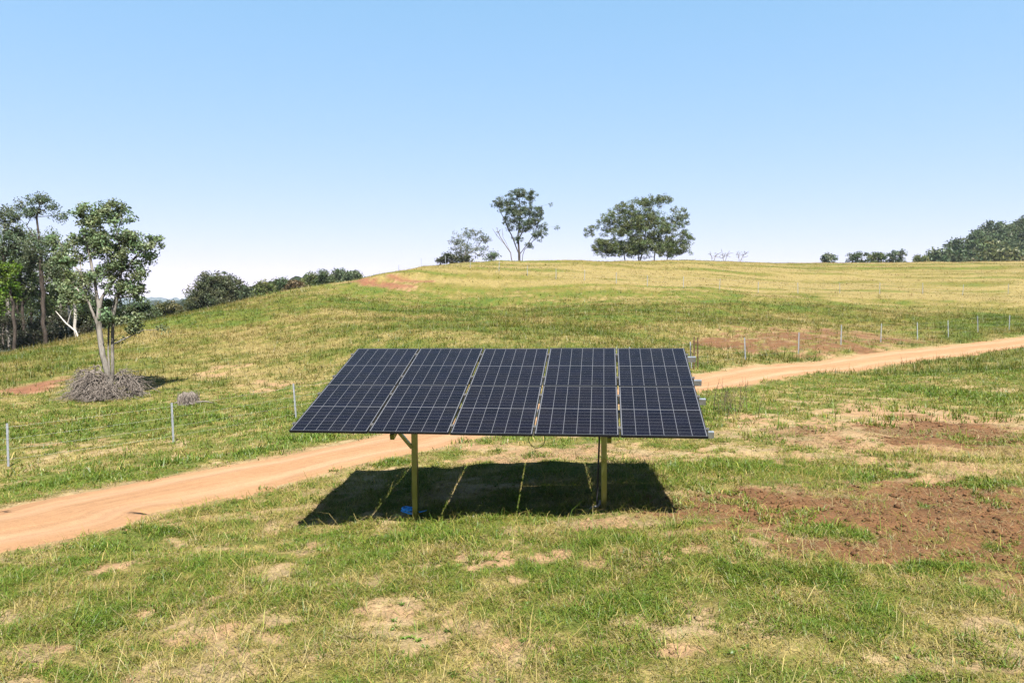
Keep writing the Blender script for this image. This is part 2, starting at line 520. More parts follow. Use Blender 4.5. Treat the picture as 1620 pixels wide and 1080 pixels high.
PW, PH, GAP = 1.138, 1.54, .025
M = {}
M['ground'] = mat_ground(); M['road'] = mat_road()
M['blades'] = mat_blades('grass_blades', .38)
M['leaf'] = mat_blades('gum_leaves', .3, 'lcol')
M['bark_pale'] = mat_bark('bark_pale_grey', (.075, .066, .055), (.225, .205, .178))
M['bark_dark'] = mat_bark('bark_dark', (.024, .019, .015), (.068, .054, .044))
M['bark_white'] = mat_bark('bark_white', (.27, .245, .21), (.44, .41, .37))
M['dead_wood'] = mat_bark('dead_grey_wood', (.060, .050, .042), (.20, .17, .145), 12)
M['galv'] = mat_plain('galvanised_steel', (.34, .355, .37), .42, .85, .16, 14)
M['post'] = mat_plain('grass_tinted_post_steel', (.215, .23, .085), .34, 1.0, .12, 10)  # galvanised steel; olive cast puts the reflection of sunlit grass into its colour
M['picket'] = mat_plain('star_picket_galvanised', (.30, .32, .345), .5, .6, .15)
M['rust'] = mat_plain('rusty_steel', (.065, .03, .018), .85, .1, .3, 20)
M['wire'] = mat_plain('fence_wire', (.27, .27, .27), .5, .5)
M['frame'] = mat_plain('black_anodised_frame', (.012, .012, .013), .4, .3, .1)
M['clamp'] = mat_plain('aluminium_clamp', (.13, .12, .11), .45, .7, .1)
M['cells'] = mat_cells()
M['back'] = mat_plain('panel_backsheet', (.35, .35, .355), .7, 0, .05)
M['black'] = mat_plain('black_plastic', (.014, .014, .015), .45, 0, .1)
M['pipe'] = mat_plain('pale_grey_conduit', (.17, .165, .155), .5, 0, .1)
M['blue'] = mat_plain('blue_rope', (.03, .36, .95), .6, 0, .2, 30)
M['stalk'] = mat_plain('dry_weed_stalk', (.06, .042, .027), .9, 0, .2)

# ------------------------------------------------------------------ ground sheet
def axis(lo, hi, a, b, fine, g1, g0):
    c = list(np.arange(a, b, fine))
    s = fine; x = c[-1]
    while x < hi: s *= g1; x += s; c.append(x)
    s = fine; x = c[0]; pre = []
    while x > lo: s *= g0; x -= s; pre.append(x)
    return np.array(pre[::-1] + c)


gx = axis(-3500, 3500, -8, 8, .055, 1.035, 1.035)
gy = axis(-70, 6500, 5, 17, .055, 1.016, 1.09)
X, Y = np.meshgrid(gx, gy)
xf, yf = X.ravel(), Y.ravel()
rdg = road_dist(xf, yf)
zf = ground_h(xf, yf, rdg)
bare, dry, lush, brown, red, crest, n2g, n3g = cover(xf, yf, rdg)
thatch = grass_col(np.clip(dry + .2, 0, 1), lush) * .5  # thatch darkened so its colour carries the shade in gaps between blades
thatch = mixc(thatch, PAL['straw'] * .75, .15 + .5 * sstep(.4, .8, dry))
far_w = sstep(24, 60, yf)
thatch = mixc(thatch, grass_col(dry, lush) * np.array([.62, .60, .60]), far_w)  # far turf darkened in colour for the self-shadow its sparse blades lack
valley = sstep(150, 240, np.hypot(xf, yf))
thatch = mixc(thatch, np.array([.013, .017, .008]), valley)
sc = soil_col(brown, red, n2g)
gcol = mixc(thatch, sc, bare)
# clods on the bare brown soil
zf = zf + bare * sstep(.2, .6, brown) * (fbm(xf * 7, yf * 7, 91, 3) - .45) * .07 * (yf < 20)
ny, nx = X.shape
i = np.arange(nx * ny).reshape(ny, nx)
quads = np.stack([i[:-1, :-1].ravel(), i[:-1, 1:].ravel(), i[1:, 1:].ravel(), i[1:, :-1].ravel()], 1)
gme = new_mesh('ground', np.c_[xf, yf, zf], quads, True)
add_color(gme, 'gcol', gcol)
obj('ground', gme, M['ground'], kind='structure')

# ------------------------------------------------------------------ track
rows = []; rut = []
ts = np.linspace(-1, 1, 25)
tan_ = np.gradient(ROADF, axis=0); tan_ /= np.linalg.norm(tan_, axis=1)[:, None]
nor = np.c_[-tan_[:, 1], tan_[:, 0]]
sarc = np.r_[0, np.cumsum(np.linalg.norm(np.diff(ROADF, axis=0), axis=1))]
for t in ts:
    hw = (HALF + .15 + (fbm(sarc * .7, np.full_like(sarc, 3.3 if t > 0 else 9.1), 15, 5) - .5) * 1.15)
    rows.append(ROADF + nor * (t * hw)[:, None])
RV = np.stack(rows, 1); rx, ry = RV[..., 0].ravel(), RV[..., 1].ravel()
tt = np.tile(ts, len(ROADF))
sa = np.repeat(sarc, len(ts))
rz = base_h(rx, ry) + micro(rx, ry) * .15 + .02 - .055 * np.abs(tt) ** 6
rutm = np.exp(-((np.abs(tt) - .48) / .17) ** 2)
rz = rz - .035 * rutm + (fbm(sa * .5, tt * 3.1, 17, 4) - .5) * .035 + (fbm(sa * 5, tt * 9, 27, 3) - .5) * .018
nr, nc = len(ROADF), len(ts)
i = np.arange(nr * nc).reshape(nr, nc)
rq = np.stack([i[:-1, :-1].ravel(), i[:-1, 1:].ravel(), i[1:, 1:].ravel(), i[1:, :-1].ravel()], 1)[:, ::-1]
ruv = np.c_[sa, tt]
rme = new_mesh('dirt_track', np.c_[rx, ry, rz], rq, True)
rst = rme.attributes.new('st', 'FLOAT_VECTOR', 'POINT'); rst.data.foreach_set('vector', np.c_[sa, tt, sa * 0].astype(np.float32).ravel())
ra = rme.attributes.new('rut', 'FLOAT', 'POINT'); ra.data.foreach_set('value', (rutm * (.4 + fbm(sa * .4, tt, 5, 3))).astype(np.float32))
obj('dirt_track', rme, M['road'], kind='structure')

# ------------------------------------------------------------------ grass
ASTUMP = []          # (x, y, r) spots grass keeps clear of


def scatter(n, d0, d1, pad=170):
    d = np.sqrt(RNG.uniform(d0 * d0, d1 * d1, n))
    half = (810 + pad) / F * d + 3.2          # the frame's width and a few metres to each side
    x = RNG.uniform(-1, 1, n) * half
    return x, d


def blades(x, y, rd, length, width, lean, colr, segs, az):
    """curved tapering blades; returns verts, faces, colours"""
    n = len(x); z = ground_h(x, y, rd) - .01
    fa = az + np.pi / 2 + RNG.normal(0, .5, n)
    dirx, diry = np.cos(az), np.sin(az); wx, wy = np.cos(fa) * width / 2, np.sin(fa) * width / 2
    B = np.stack([x, y, z], 1); Wd = np.stack([wx, wy, np.zeros(n)], 1)
    if segs == 2:
        h1 = length * .55; l1 = lean * .75; h2 = length * .5; l2 = np.minimum(lean * 1.6, 1.75)
        Pm = B + np.stack([dirx * np.sin(l1) * h1, diry * np.sin(l1) * h1, np.cos(l1) * h1], 1)
        Pt = Pm + np.stack([dirx * np.sin(l2) * h2, diry * np.sin(l2) * h2, np.cos(l2) * h2], 1)
        V = np.stack([B - Wd, B + Wd, Pm + Wd * .8, Pm - Wd * .8, Pt], 1).reshape(-1, 3)
        b = np.arange(n) * 5
        Fa = np.concatenate([np.stack([b, b + 1, b + 2], 1), np.stack([b, b + 2, b + 3], 1), np.stack([b + 3, b + 2, b + 4], 1)])
        C = np.repeat(colr, 5, axis=0); C = C.reshape(n, 5, 3); C[:, :2] *= .8; C = C.reshape(-1, 3)  # roots darker: shade low in the turf put into the blade colour
    else:
        Pt = B + np.stack([dirx * np.sin(lean) * length, diry * np.sin(lean) * length, np.cos(lean) * length], 1)
        V = np.stack([B - Wd, B + Wd, Pt], 1).reshape(-1, 3)
        b = np.arange(n) * 3
        Fa = np.stack([b, b + 1, b + 2], 1)
        C = np.repeat(colr, 3, axis=0)
    return V, Fa, C


def make_grass(name, n, d0, d1, L, Wd, leanm, segs, straw_flat=0., csig=.05, tall=1.0):
    nb = 10
    cx_, cy_ = scatter(n // nb, d0, d1)
    ox, oy = RNG.normal(0, csig, (2, (n // nb) * nb))
    x = np.repeat(cx_, nb) + ox; y = np.repeat(cy_, nb) + oy; n = len(x)
    outw = np.arctan2(oy, ox) + RNG.normal(0, .6, n)
    ctone = np.repeat(RNG.normal(0, .24 if d0 < 30 else .08, n // nb), nb); cval = np.repeat(RNG.uniform(*((.72, 1.32) if d0 < 30 else (.92, 1.08)), n // nb), nb); chgt = np.repeat(RNG.lognormal(0, .3, n // nb), nb)
    cl = fbm(x * 3.2, y * 3.2, 101, 3)           # clumping
    rd = road_dist(x, y)
    bare, dry, lush, brown, red, crest, n2, n3 = cover(x, y, rd)
    dens = np.clip(1 - bare * 1.05, .03, 1) * np.clip(.35 + 1.6 * (cl - .35), .12, 1)
    dens = np.where(lush > .4, np.maximum(dens, .9 * (cl > .4)), dens)
    weed = (bare > .3) & (fbm(x * 1.25, y * 1.9, 141, 3) > .57) & (d0 < 30)
    dens = np.where(weed, np.maximum(dens, .45 * (cl > .45)), dens); lush = np.where(weed, .8, lush); dry = np.where(weed, .1, dry)
    keep = RNG.uniform(0, 1, n) < dens
    keep &= rd > HALF - .05 + (n2 - .5) * 1.1
    for (sx, sy, sr) in ASTUMP: keep &= (x - sx) ** 2 + (y - sy) ** 2 > sr * sr
    x, y, rd, dry, lush, cl, crest, bare, outw, ctone, cval, chgt = (a[keep] for a in (x, y, rd, dry, lush, cl, crest, bare, outw, ctone, cval, chgt)); m = len(x)
    dd = np.clip(dry + RNG.normal(0, .14, m) + ctone - (cl - .5) * .35 + (bare > .5) * .3, 0, 1)
    c = grass_col(dd, lush) * (RNG.uniform(*((.65, 1.35) if d0 < 30 else (.8, 1.2)), m) * cval)[:, None]
    c[:, 0] *= RNG.uniform(.85, 1.15, m)
    if d0 > 60: c = c * .70 * (1 + crest[:, None] * np.array([.14, .06, .30]))
    elif d0 > 30: c = c * np.array([.68, .655, .60])  # hill blades darkened too, standing in for missing self-shadow
    ln = L * RNG.lognormal(-.05, .35, m) * (.85 + .35 * lush) * (.7 + .6 * cl) * (1 - .45 * crest) * tall * chgt
    lean = np.clip(RNG.normal(leanm, .3, m) - .25 * lush, .05, 1.5)
    fl = RNG.uniform(0, 1, m) < straw_flat * (dd > .35)
    ln = np.where(fl, ln * 1.6, ln); lean = np.where(fl, RNG.uniform(1.2, 1.5, m), lean)
    c[fl] = PAL['pale'] * RNG.uniform(.7, 1.15, fl.sum())[:, None]
    w = Wd * RNG.uniform(.6, 1.4, m) * (1 + .5 * lush)
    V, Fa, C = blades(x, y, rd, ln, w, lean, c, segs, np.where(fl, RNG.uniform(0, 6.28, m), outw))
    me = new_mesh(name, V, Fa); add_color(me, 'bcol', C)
    return obj(name, me, M['blades'], kind='stuff')


GRASS = 1.0
def make_litter(n, d0, d1, L, Wd):
    """dead straw strewn flat over the bare soil"""
    x, y = scatter(n, d0, d1); rd = road_dist(x, y)
    bare, dry, lush, brown, red, crest, n2, n3 = cover(x, y, rd)
    pt = fbm(x * 1.1, y * 1.1, 131, 4)
    keep = (RNG.uniform(0, 1, n) < bare * sstep(.38, .68, pt) * (1 - .4 * brown)) & (rd > HALF + .15)
    x, y, rd = x[keep], y[keep], rd[keep]; m = len(x)
    c = PAL['pale'] * RNG.uniform(.55, 1.2, m)[:, None]
    V, Fa, C = blades(x, y, rd, L * RNG.lognormal(0, .4, m), Wd * RNG.uniform(.6, 1.3, m), RNG.uniform(1.25, 1.5, m), c, 2, RNG.uniform(0, 6.28, m))
    me = new_mesh('straw_litter', V, Fa); add_color(me, 'bcol', C)
    obj('straw_litter', me, M['blades'], kind='stuff')


def make_clods(n, d0, d1):
    """small lumps of turned soil"""
    x, y = scatter(n, d0, d1); rd = road_dist(x, y)
    bare, dry, lush, brown, red, crest, n2, n3 = cover(x, y, rd)
    keep = (RNG.uniform(0, 1, n) < bare * (.25 + brown) * sstep(.35, .6, n3)) & (rd > HALF + .1)
    x, y, rd, brown, n2 = x[keep], y[keep], rd[keep], brown[keep], n2[keep]; m = len(x)
    z = ground_h(x, y, rd) + sstep(.2, .6, brown) * (fbm(x * 7, y * 7, 91, 3) - .45) * .07
    o = np.array([(1, 0, 0), (0, 1, 0), (-1, 0, 0), (0, -1, 0), (0, 0, 1), (0, 0, -1)], float)
    r = .012 * RNG.lognormal(0, .55, m)
    a = RNG.uniform(0, 6.28, m); ca, sa_ = np.cos(a), np.sin(a)
    V = o[None] * r[:, None, None] * RNG.uniform(.6, 1.3, (m, 6, 1))
    V = np.stack([V[..., 0] * ca[:, None] - V[..., 1] * sa_[:, None], V[..., 0] * sa_[:, None] + V[..., 1] * ca[:, None], V[..., 2] * .7], -1) + np.stack([x, y, z + r * .25], 1)[:, None]
    f = np.array([(0, 1, 4), (1, 2, 4), (2, 3, 4), (3, 0, 4), (1, 0, 5), (2, 1, 5), (3, 2, 5), (0, 3, 5)])
    Fa = (np.arange(m)[:, None, None] * 6 + f[None]).reshape(-1, 3)
    c = soil_col(brown, brown * 0, n2) * RNG.uniform(.7, 1.25, m)[:, None]
    me = new_mesh('soil_clods', V.reshape(-1, 3), Fa, True); add_color(me, 'gcol', np.repeat(c, 6, axis=0))
    obj('soil_clods', me, M['ground'], kind='stuff')


def make_runners(n, d0, d1):
    """long matted runners and bent seed stalks lying through the turf"""
    x, y = scatter(n, d0, d1); rd = road_dist(x, y)
    bare, dry, lush, brown, red, crest, n2, n3 = cover(x, y, rd)
    keep = (RNG.uniform(0, 1, n) < .25 + .75 * (fbm(x * .8, y * .8, 151, 3) > .5)) & (rd > HALF + .25) & (RNG.uniform(0, 1, n) > brown * .8)
    x, y, rd, dry, lush = (a[keep] for a in (x, y, rd, dry, lush)); m = len(x)
    c = grass_col(np.clip(dry + RNG.normal(.1, .4, m), 0, 1), lush) * RNG.uniform(.8, 1.4, m)[:, None]
    V, Fa, C = blades(x, y, rd, .24 * RNG.lognormal(0, .35, m), .0055 * RNG.uniform(.7, 1.3, m), RNG.uniform(.75, 1.4, m), c, 2, RNG.uniform(0, 6.28, m))
    me = new_mesh('grass_runners', V, Fa); add_color(me, 'bcol', C); obj('grass_runners', me, M['blades'], kind='stuff')


def make_weeds(n, d0, d1):
    """low broad-leaved rosettes among the grass"""
    x, y = scatter(n, d0, d1); rd = road_dist(x, y)
    keep = (fbm(x * .6, y * .6, 161, 3) > .56) & (rd > HALF + .3); x, y = x[keep], y[keep]; k = 9; m = len(x)
    az = np.tile(np.arange(k) * 2.4, m) + np.repeat(RNG.uniform(0, 6, m), k); sz = np.repeat(RNG.uniform(.7, 1.25, m), k) * RNG.uniform(.7, 1.2, m * k)
    X_, Y_ = np.repeat(x, k), np.repeat(y, k)
    c = np.array([.15, .25, .04]) * .36 * np.repeat(RNG.uniform(.6, 1.5, m), k)[:, None] * RNG.uniform(.8, 1.2, m * k)[:, None]
    V, Fa, C = blades(X_, Y_, road_dist(X_, Y_), .062 * sz, .02 * sz, RNG.uniform(.7, 1.2, m * k), c, 2, az)
    me = new_mesh('low_weeds', V, Fa); add_color(me, 'bcol', C); obj('low_weeds', me, M['blades'], kind='stuff')


def build_grass():
    make_runners(76000, 4.2, 14); make_weeds(2000, 4.5, 16)
    make_clods(120000, 5, 18)
    g = GRASS
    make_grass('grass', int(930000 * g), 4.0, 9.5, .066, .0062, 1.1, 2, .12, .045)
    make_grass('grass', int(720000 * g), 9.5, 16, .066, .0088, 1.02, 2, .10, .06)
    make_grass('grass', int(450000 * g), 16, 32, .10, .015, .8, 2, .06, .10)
    make_grass('meadow_grass', int(420000 * g), 32, 66, .22, .028, .58, 1, 0, .22)
    make_grass('meadow_grass', int(300000 * g), 66, 135, .25, .05, .75, 1, 0, .35)
    make_litter(180000, 4.5, 17, .13, .006)


# ------------------------------------------------------------------ solar array
AZ, TILT = -0.128092, 0.323316
O0 = np.array([-3.16915, 10.14197, -1.75023 + CZ])
e1 = np.array([math.cos(AZ), math.sin(AZ), 0]); e2 = np.array([-math.sin(AZ) * math.cos(TILT), math.cos(AZ) * math.cos(TILT), math.sin(TILT)])
en = np.cross(e1, e2)
AW = 5 * PW + 4 * GAP; AH = 2 * PH + .02
base = O0 + e1 * AW / 2 + e2 * 1.3
bz = gz(base[0], base[1])
arr = empty('solar_array', (base[0], base[1], bz), AZ, 'array of ten black solar panels tilted on two steel posts beside the dirt track', 'solar panels')
Minv = (Matrix.Translation((base[0], base[1], bz)) @ Matrix.Rotation(AZ, 4, 'Z')).inverted()
MA = Matrix(((e1[0], e2[0], en[0], O0[0]), (e1[1], e2[1], en[1], O0[1]), (e1[2], e2[2], en[2], O0[2]), (0, 0, 0, 1)))
ML = Minv @ MA                    # array plane (u, v, n) -> solar_array space
MLn = np.array(ML)


def uvn(u, v, n): return np.array(ML @ Vector((u, v, n)))


def w2l(p): return np.array(Minv @ Vector(p))


def make_panel():
    mb = MB()
    d = .035; w = .011
    mb.box((0, 0, -d), (PW, w, 0)); mb.box((0, PH - w, -d), (PW, PH, 0))
    mb.box((0, w, -d), (w, PH - w, 0)); mb.box((PW - w, w, -d), (PW, PH - w, 0))
    f = mb.build('solar_panel', M['frame'], arr)
    me = bpy.data.meshes.new('cells')
    a, b_ = w, PH - w
    me.from_pydata([(w, w, -.003), (PW - w, w, -.003), (PW - w, PH - w, -.003), (w, PH - w, -.003)], [], [(0, 1, 2, 3)])
    uvl = me.uv_layers.new(name='UVMap')
    for k, (u, v) in enumerate(((0, 0), (PW - 2 * w, 0), (PW - 2 * w, PH - 2 * w), (0, PH - 2 * w))): uvl.data[k].uv = (u, v)
    cs = obj('cell_sheet', me, M['cells'], f)
    bk = MB().box((w, w, -.0085), (PW - w, PH - w, -.0045)).build('backsheet', M['back'], f)
    jb = MB().box((PW / 2 - .05, PH / 2 - .035, -.028), (PW / 2 + .05, PH / 2 + .035, -.009)).build('junction_box', M['black'], f)
    return f, [cs, bk, jb]


f0, kids = make_panel()
for r_ in range(2):
    for c_ in range(5):
        if r_ == 0 and c_ == 0:
            p = f0
        else:
            p = f0.copy(); col.objects.link(p); p.parent = arr
            for k in kids:
                q = k.copy(); col.objects.link(q); q.parent = p
        p.matrix_local = ML @ Matrix.Translation((c_ * (PW + GAP), r_ * (PH + (.007 if c_ < 3 else .017)), (0.0, .004, -.003, .003, 0)[c_] + .002 * r_))
RAILV = [.20, 1.20, 1.86, 2.80]
for v in RAILV:
    mb = MB(); u0, u1 = .02, AW + .10 + .02 * RAILV.index(v)
    # lipped channel: web and two flanges
    mb.box((u0, v - .025, -.047), (u1, v + .025, -.036), ML)
    mb.box((u0, v - .025, -.125), (u1, v - .021, -.047), ML)
    mb.box((u0, v - .021, -.125), (u1, v + .025, -.121), ML)
    mb.build('purlin', M['galv'], arr)
for v in RAILV:
    for c_ in range(6):
        u = -.012 if c_ == 0 else (AW + .012 if c_ == 5 else c_ * (PW + GAP) - .015)
        mb = MB(); mb.box((u - .010, v - .03, -.036), (u + .010, v + .03, .002), ML); mb.box((u - .022, v - .03, .006), (u + .022, v + .03, .010), ML)
        mb.tube([uvn(u, v, .010), uvn(u, v, .018)], .007)
        mb.build('clamp', M['clamp'], arr)


def solve_u(px, v, n=-.15):
    """u at which the array point (u, v, n) shows at photo column px"""
    lo, hi = -1., 7.
    for _ in range(40):
        m = (lo + hi) / 2; P = O0 + e1 * m + e2 * v + en * n - CAM
        x = 810 + F * (P @ rt) / (P @ fw)
        if x < px: lo = m
        else: hi = m
    return (lo + hi) / 2


VB = 1.12                                    # the cross beam sits here
ups = [solve_u(658.5, VB, -.6), solve_u(955.5, VB, -.6)]
beam = MB().box((.35, VB - .05, -.30), (AW - .35, VB + .05, -.215), ML)
beam.build('cross_beam', M['galv'], arr)
for u in (solve_u(617, .05), solve_u(964, .05)):
    mb = MB().box((u - .03, .14, -.205), (u + .03, AH - .2, -.127), ML)
    mb.build('rafter', M['post'], arr)
for k, u in enumerate(ups):
    top = uvn(u, VB, -.26)
    gw = O0 + e1 * u + e2 * VB; gh = gz(gw[0], gw[1]) - bz
    mb = MB(); a = .043
    P = [(top[0] - a, top[1] - a), (top[0] + a, top[1] - a), (top[0] + a, top[1] + a), (top[0] - a, top[1] + a)]
    mb.prism(P, gh - .35, top[2])
    po = mb.build('post', M['post'], arr)
    bev = po.modifiers.new('b', 'BEVEL'); bev.width = .008; bev.segments = 2
    ASTUMP.append((gw[0], gw[1], .09))
    if k == 0:
        # side brace up to the beam
        a0 = np.array([top[0] - .045, top[1] - .03, top[2] - .54]); b0 = uvn(u - .5, VB, -.27); b0[1] -= .03
        mb = MB(); dv = b0 - a0; L = np.linalg.norm(dv)
        Mr = Matrix.Translation(a0) @ Vector(dv).to_track_quat('Z', 'Y').to_matrix().to_4x4()
        mb.box((-.025, -.025, -.02), (.025, .025, L), Mr).build('brace', M['post'], arr)
    else:
        # isolator box, black conduit and a pale elbow at the foot
        mb = MB().box((top[0] + .05, top[1] - .06, top[2] - .26), (top[0] + .15, top[1] + .06, top[2] - .04))
        mb.box((top[0] + .07, top[1] - .075, top[2] - .19), (top[0] + .12, top[1] - .06, top[2] - .12))
        mb.build('isolator_box', M['black'], arr)
        mb = MB().tube([(top[0] - .075, top[1] + .02, top[2] + .1), (top[0] - .07, top[1] + .02, top[2] - .4), (top[0] - .085, top[1] + .01, top[2] - .8), (top[0] - .105, top[1], gh + .1), (top[0] - .1, top[1], gh - .1)], .014, 8)
        mb.build('cable_conduit', M['black'], arr, True)
        mb = MB().tube([(top[0] - .22, top[1] - .1, gh - .01), (top[0] - .17, top[1] - .09, gh + .02), (top[0] - .1, top[1] - .07, gh + .03), (top[0] - .065, top[1] - .03, gh + .06), (top[0] - .06, top[1] - .02, gh + .11)], .018, 8)
        mb.build('conduit_elbow', M['pipe'], arr, True)
# the slack cable loop under the front edge
uc = solve_u(849, .25); c0 = uvn(uc, .28, -.12)
lp = [c0 + np.array([.02, 0, .06])]
for k in range(19):
    an = math.pi * .62 + 2 * math.pi * k / 20 * 1.0
    lp.append(c0 + np.array([math.cos(an) * .115, .02 * k / 19, -.105 + math.sin(an) * .125]))
lp.append(c0 + np.array([-.06, .03, .06]))
MB().tube(lp, .0045, 6).build('cable_loop', M['black'], arr, True)

# blue rope heap by the left post
bw = ray_ground(648, 817); rb = gz(bw[0], bw[1])
q = []
rr_ = random.Random(4)
for k in range(150):
    an = k * .55; r = .075 + .045 * math.sin(k * .37) + rr_.uniform(-.02, .02)
    q.append((math.cos(an) * r * 1.35, math.sin(an) * r * .8, .03 + .045 * abs(math.sin(k * .21)) + rr_.uniform(-.012, .012)))
q += [(.14, -.03, .03), (.24, .0, .035), (.33, .03, .045)]
mb = MB().tube(q, .007, 5)
o = mb.build('rope', M['blue'], None, True, label='tangled blue rope lying in the shade at the foot of the left post', cat='rope')
o.location = (bw[0], bw[1], rb + .02); o.scale = (.8, .8, 1.25)
ASTUMP.append((bw[0], bw[1] - .12, .22))

# ------------------------------------------------------------------ fences
def star_picket(h, r=.03):
    mb = MB()
    for k in range(3):
        a = 2 * math.pi * k / 3 + .5; c, s = math.cos(a), math.sin(a); t = .006
        mb.prism([(-s * t, c * t), (s * t, -c * t), (c * r + s * t, s * r - c * t), (c * r - s * t, s * r + c * t)], -.3, h)
    return mb


def fence(name, spots, h, label, wires, rw, pr, rusty=(), strain=()):
    P = [(x, y, gz(x, y)) for x, y in spots]
    root = empty(name, P[0], 0, label, 'fence')
    b = np.array(P[0]); proto = None
    for k, p in enumerate(P):
        if proto is None:
            o = star_picket(h, pr).build('post', M['picket'], root); proto = o
        else:
            o = proto.copy(); col.objects.link(o); o.parent = root
        o.location = np.array(p) - b; o.rotation_euler = (RNG.normal(0, .025), RNG.normal(0, .025), RNG.uniform(0, 6))
    for x, y, hh in rusty:
        o = star_picket(hh, .028).build('post', M['rust'], root, label='rusty brown picket')
        o.location = np.array((x, y, gz(x, y))) - b; o.rotation_euler = (0, RNG.normal(0, .02), 1)
    for wz in wires:
        pts_ = []
        for k in range(len(P) - 1):
            for t in (0, .25, .5, .75):
                q = np.array(P[k]) * (1 - t) + np.array(P[k + 1]) * t; q[2] += wz - .05 * t * (1 - t)
                pts_.append(q - b + np.array([0, -.03, 0]))
        pts_.append(np.array(P[-1]) - b + np.array([0, -.03, wz]))
        MB().tube(pts_, rw, 4, False).build('wire', M['wire'], root)
    return root


def spot(px, d): return (at(px, 500, d)[0], at(px, 500, d)[1])


near = [(-12.9 - 5.4, 15.3), (spot(3, 19.4)), spot(268, 21), spot(465, 23.4)]
a = np.array(near[-1]); b = np.array(spot(1094, 32))
near += [tuple(a + (b - a) * t) for t in (.2, .4, .6, .8)] + [tuple(b)]
near += [spot(1180, 36), spot(1264, 39.5), spot(1331, 42.5), spot(1394, 45.5), spot(1452, 48.5), spot(1501, 50), spot(1548, 51.5), spot(1597, 53.5), spot(1650, 56.5), spot(1700, 59)]
rs1, rs2 = spot(1098, 31.7), spot(1104.5, 32.1)
fence('wire_fence', near, 1.18, 'long wire fence of grey steel pickets along the far side of the dirt track', (.2, .48, .76, 1.08), .0014, .03,
      rusty=[(rs1[0], rs1[1], 1.45), (rs2[0], rs2[1], 1.4)])
upper = [spot(x, d) for x, d in ((455, 86), (476, 87.5), (499, 89), (523, 90.5), (547, 92), (574, 93), (602, 93.5), (632, 93.5), (668, 92), (706, 90), (745, 88), (790, 86), (835, 84), (880, 82.5), (925, 81), (975, 79.5), (1024, 78.5), (1081, 78), (1138, 78),
                                  (1199, 78.5), (1262, 79), (1328, 80), (1391, 81), (1459, 82), (1522, 83.5), (1594, 85), (1665, 87))]
fence('wire_fence', upper, 1.2, 'upper fence of thin pale posts crossing the mown hillside below the crest', (.25, .55, .85, 1.12), .003, .028)

# ------------------------------------------------------------------ trees
def tubes_from_skeleton(nodes, parent, rad, sides=6):
    """one mesh of tapered tubes following the chains of a skeleton"""
    kids = {}
    for k, p in enumerate(parent):
        if p >= 0: kids.setdefault(p, []).append(k)
    mb = MB()
    starts = [(None, 0)]
    while starts:
        pa, k = starts.pop()
        chain = [] if pa is None else [pa]
        cur = k
        while True:
            chain.append(cur)
            ch = kids.get(cur, [])
            if not ch: break
            ch = sorted(ch, key=lambda c: -rad[c])
            for c in ch[1:]: starts.append((cur, c))
            cur = ch[0]
        if len(chain) > 1:
            rs = [rad[c] for c in chain]
            if pa is not None: rs[0] = min(rad[pa], rs[1] * 1.15)
            n = sides if max(rs) > .03 else 4
            mb.tube([nodes[c] for c in chain], rs, n, False)
    return mb


def leaf_mesh(name, centers, rc, nl, size, tint, rng, droop=.5, flat=.75, aspect=2.2):
    n = len(centers); N = n * nl
    C = np.repeat(np.asarray(centers), nl, axis=0)
    g = rng.normal(0, 1, (N, 3)); g /= np.linalg.norm(g, axis=1)[:, None]
    r = rng.uniform(0, 1, N) ** .45
    rcs = np.repeat(rc * rng.uniform(.65, 1.3, n), nl)
    Pn = C + g * (r * rcs)[:, None] * np.array([1, 1, flat])
    a = rng.normal(0, 1, (N, 3)); a[:, 2] -= droop; a /= np.linalg.norm(a, axis=1)[:, None]
    b = np.cross(a, rng.normal(0, 1, (N, 3))); b /= np.linalg.norm(b, axis=1)[:, None]
    s = size * rng.uniform(.6, 1.35, N)
    A = a * (s * .5)[:, None]; Bv = b * (s * .5 / aspect)[:, None]
    V = np.stack([Pn - A, Pn + Bv, Pn + A, Pn - Bv], 1).reshape(-1, 3)
    f = np.arange(N * 4).reshape(-1, 4)
    me = new_mesh(name, V, f)
    t = np.asarray(tint)
    cc = t[None] * np.repeat(rng.uniform(.75, 1.25, n), nl)[:, None] * rng.uniform(.7, 1.35, N)[:, None]
    cc *= .40; cc[:, 0] *= np.repeat(rng.uniform(.85, 1.25, n), nl)
    add_color(me, 'lcol', np.repeat(cc, 4, axis=0))
    return me


EXP = 1.75


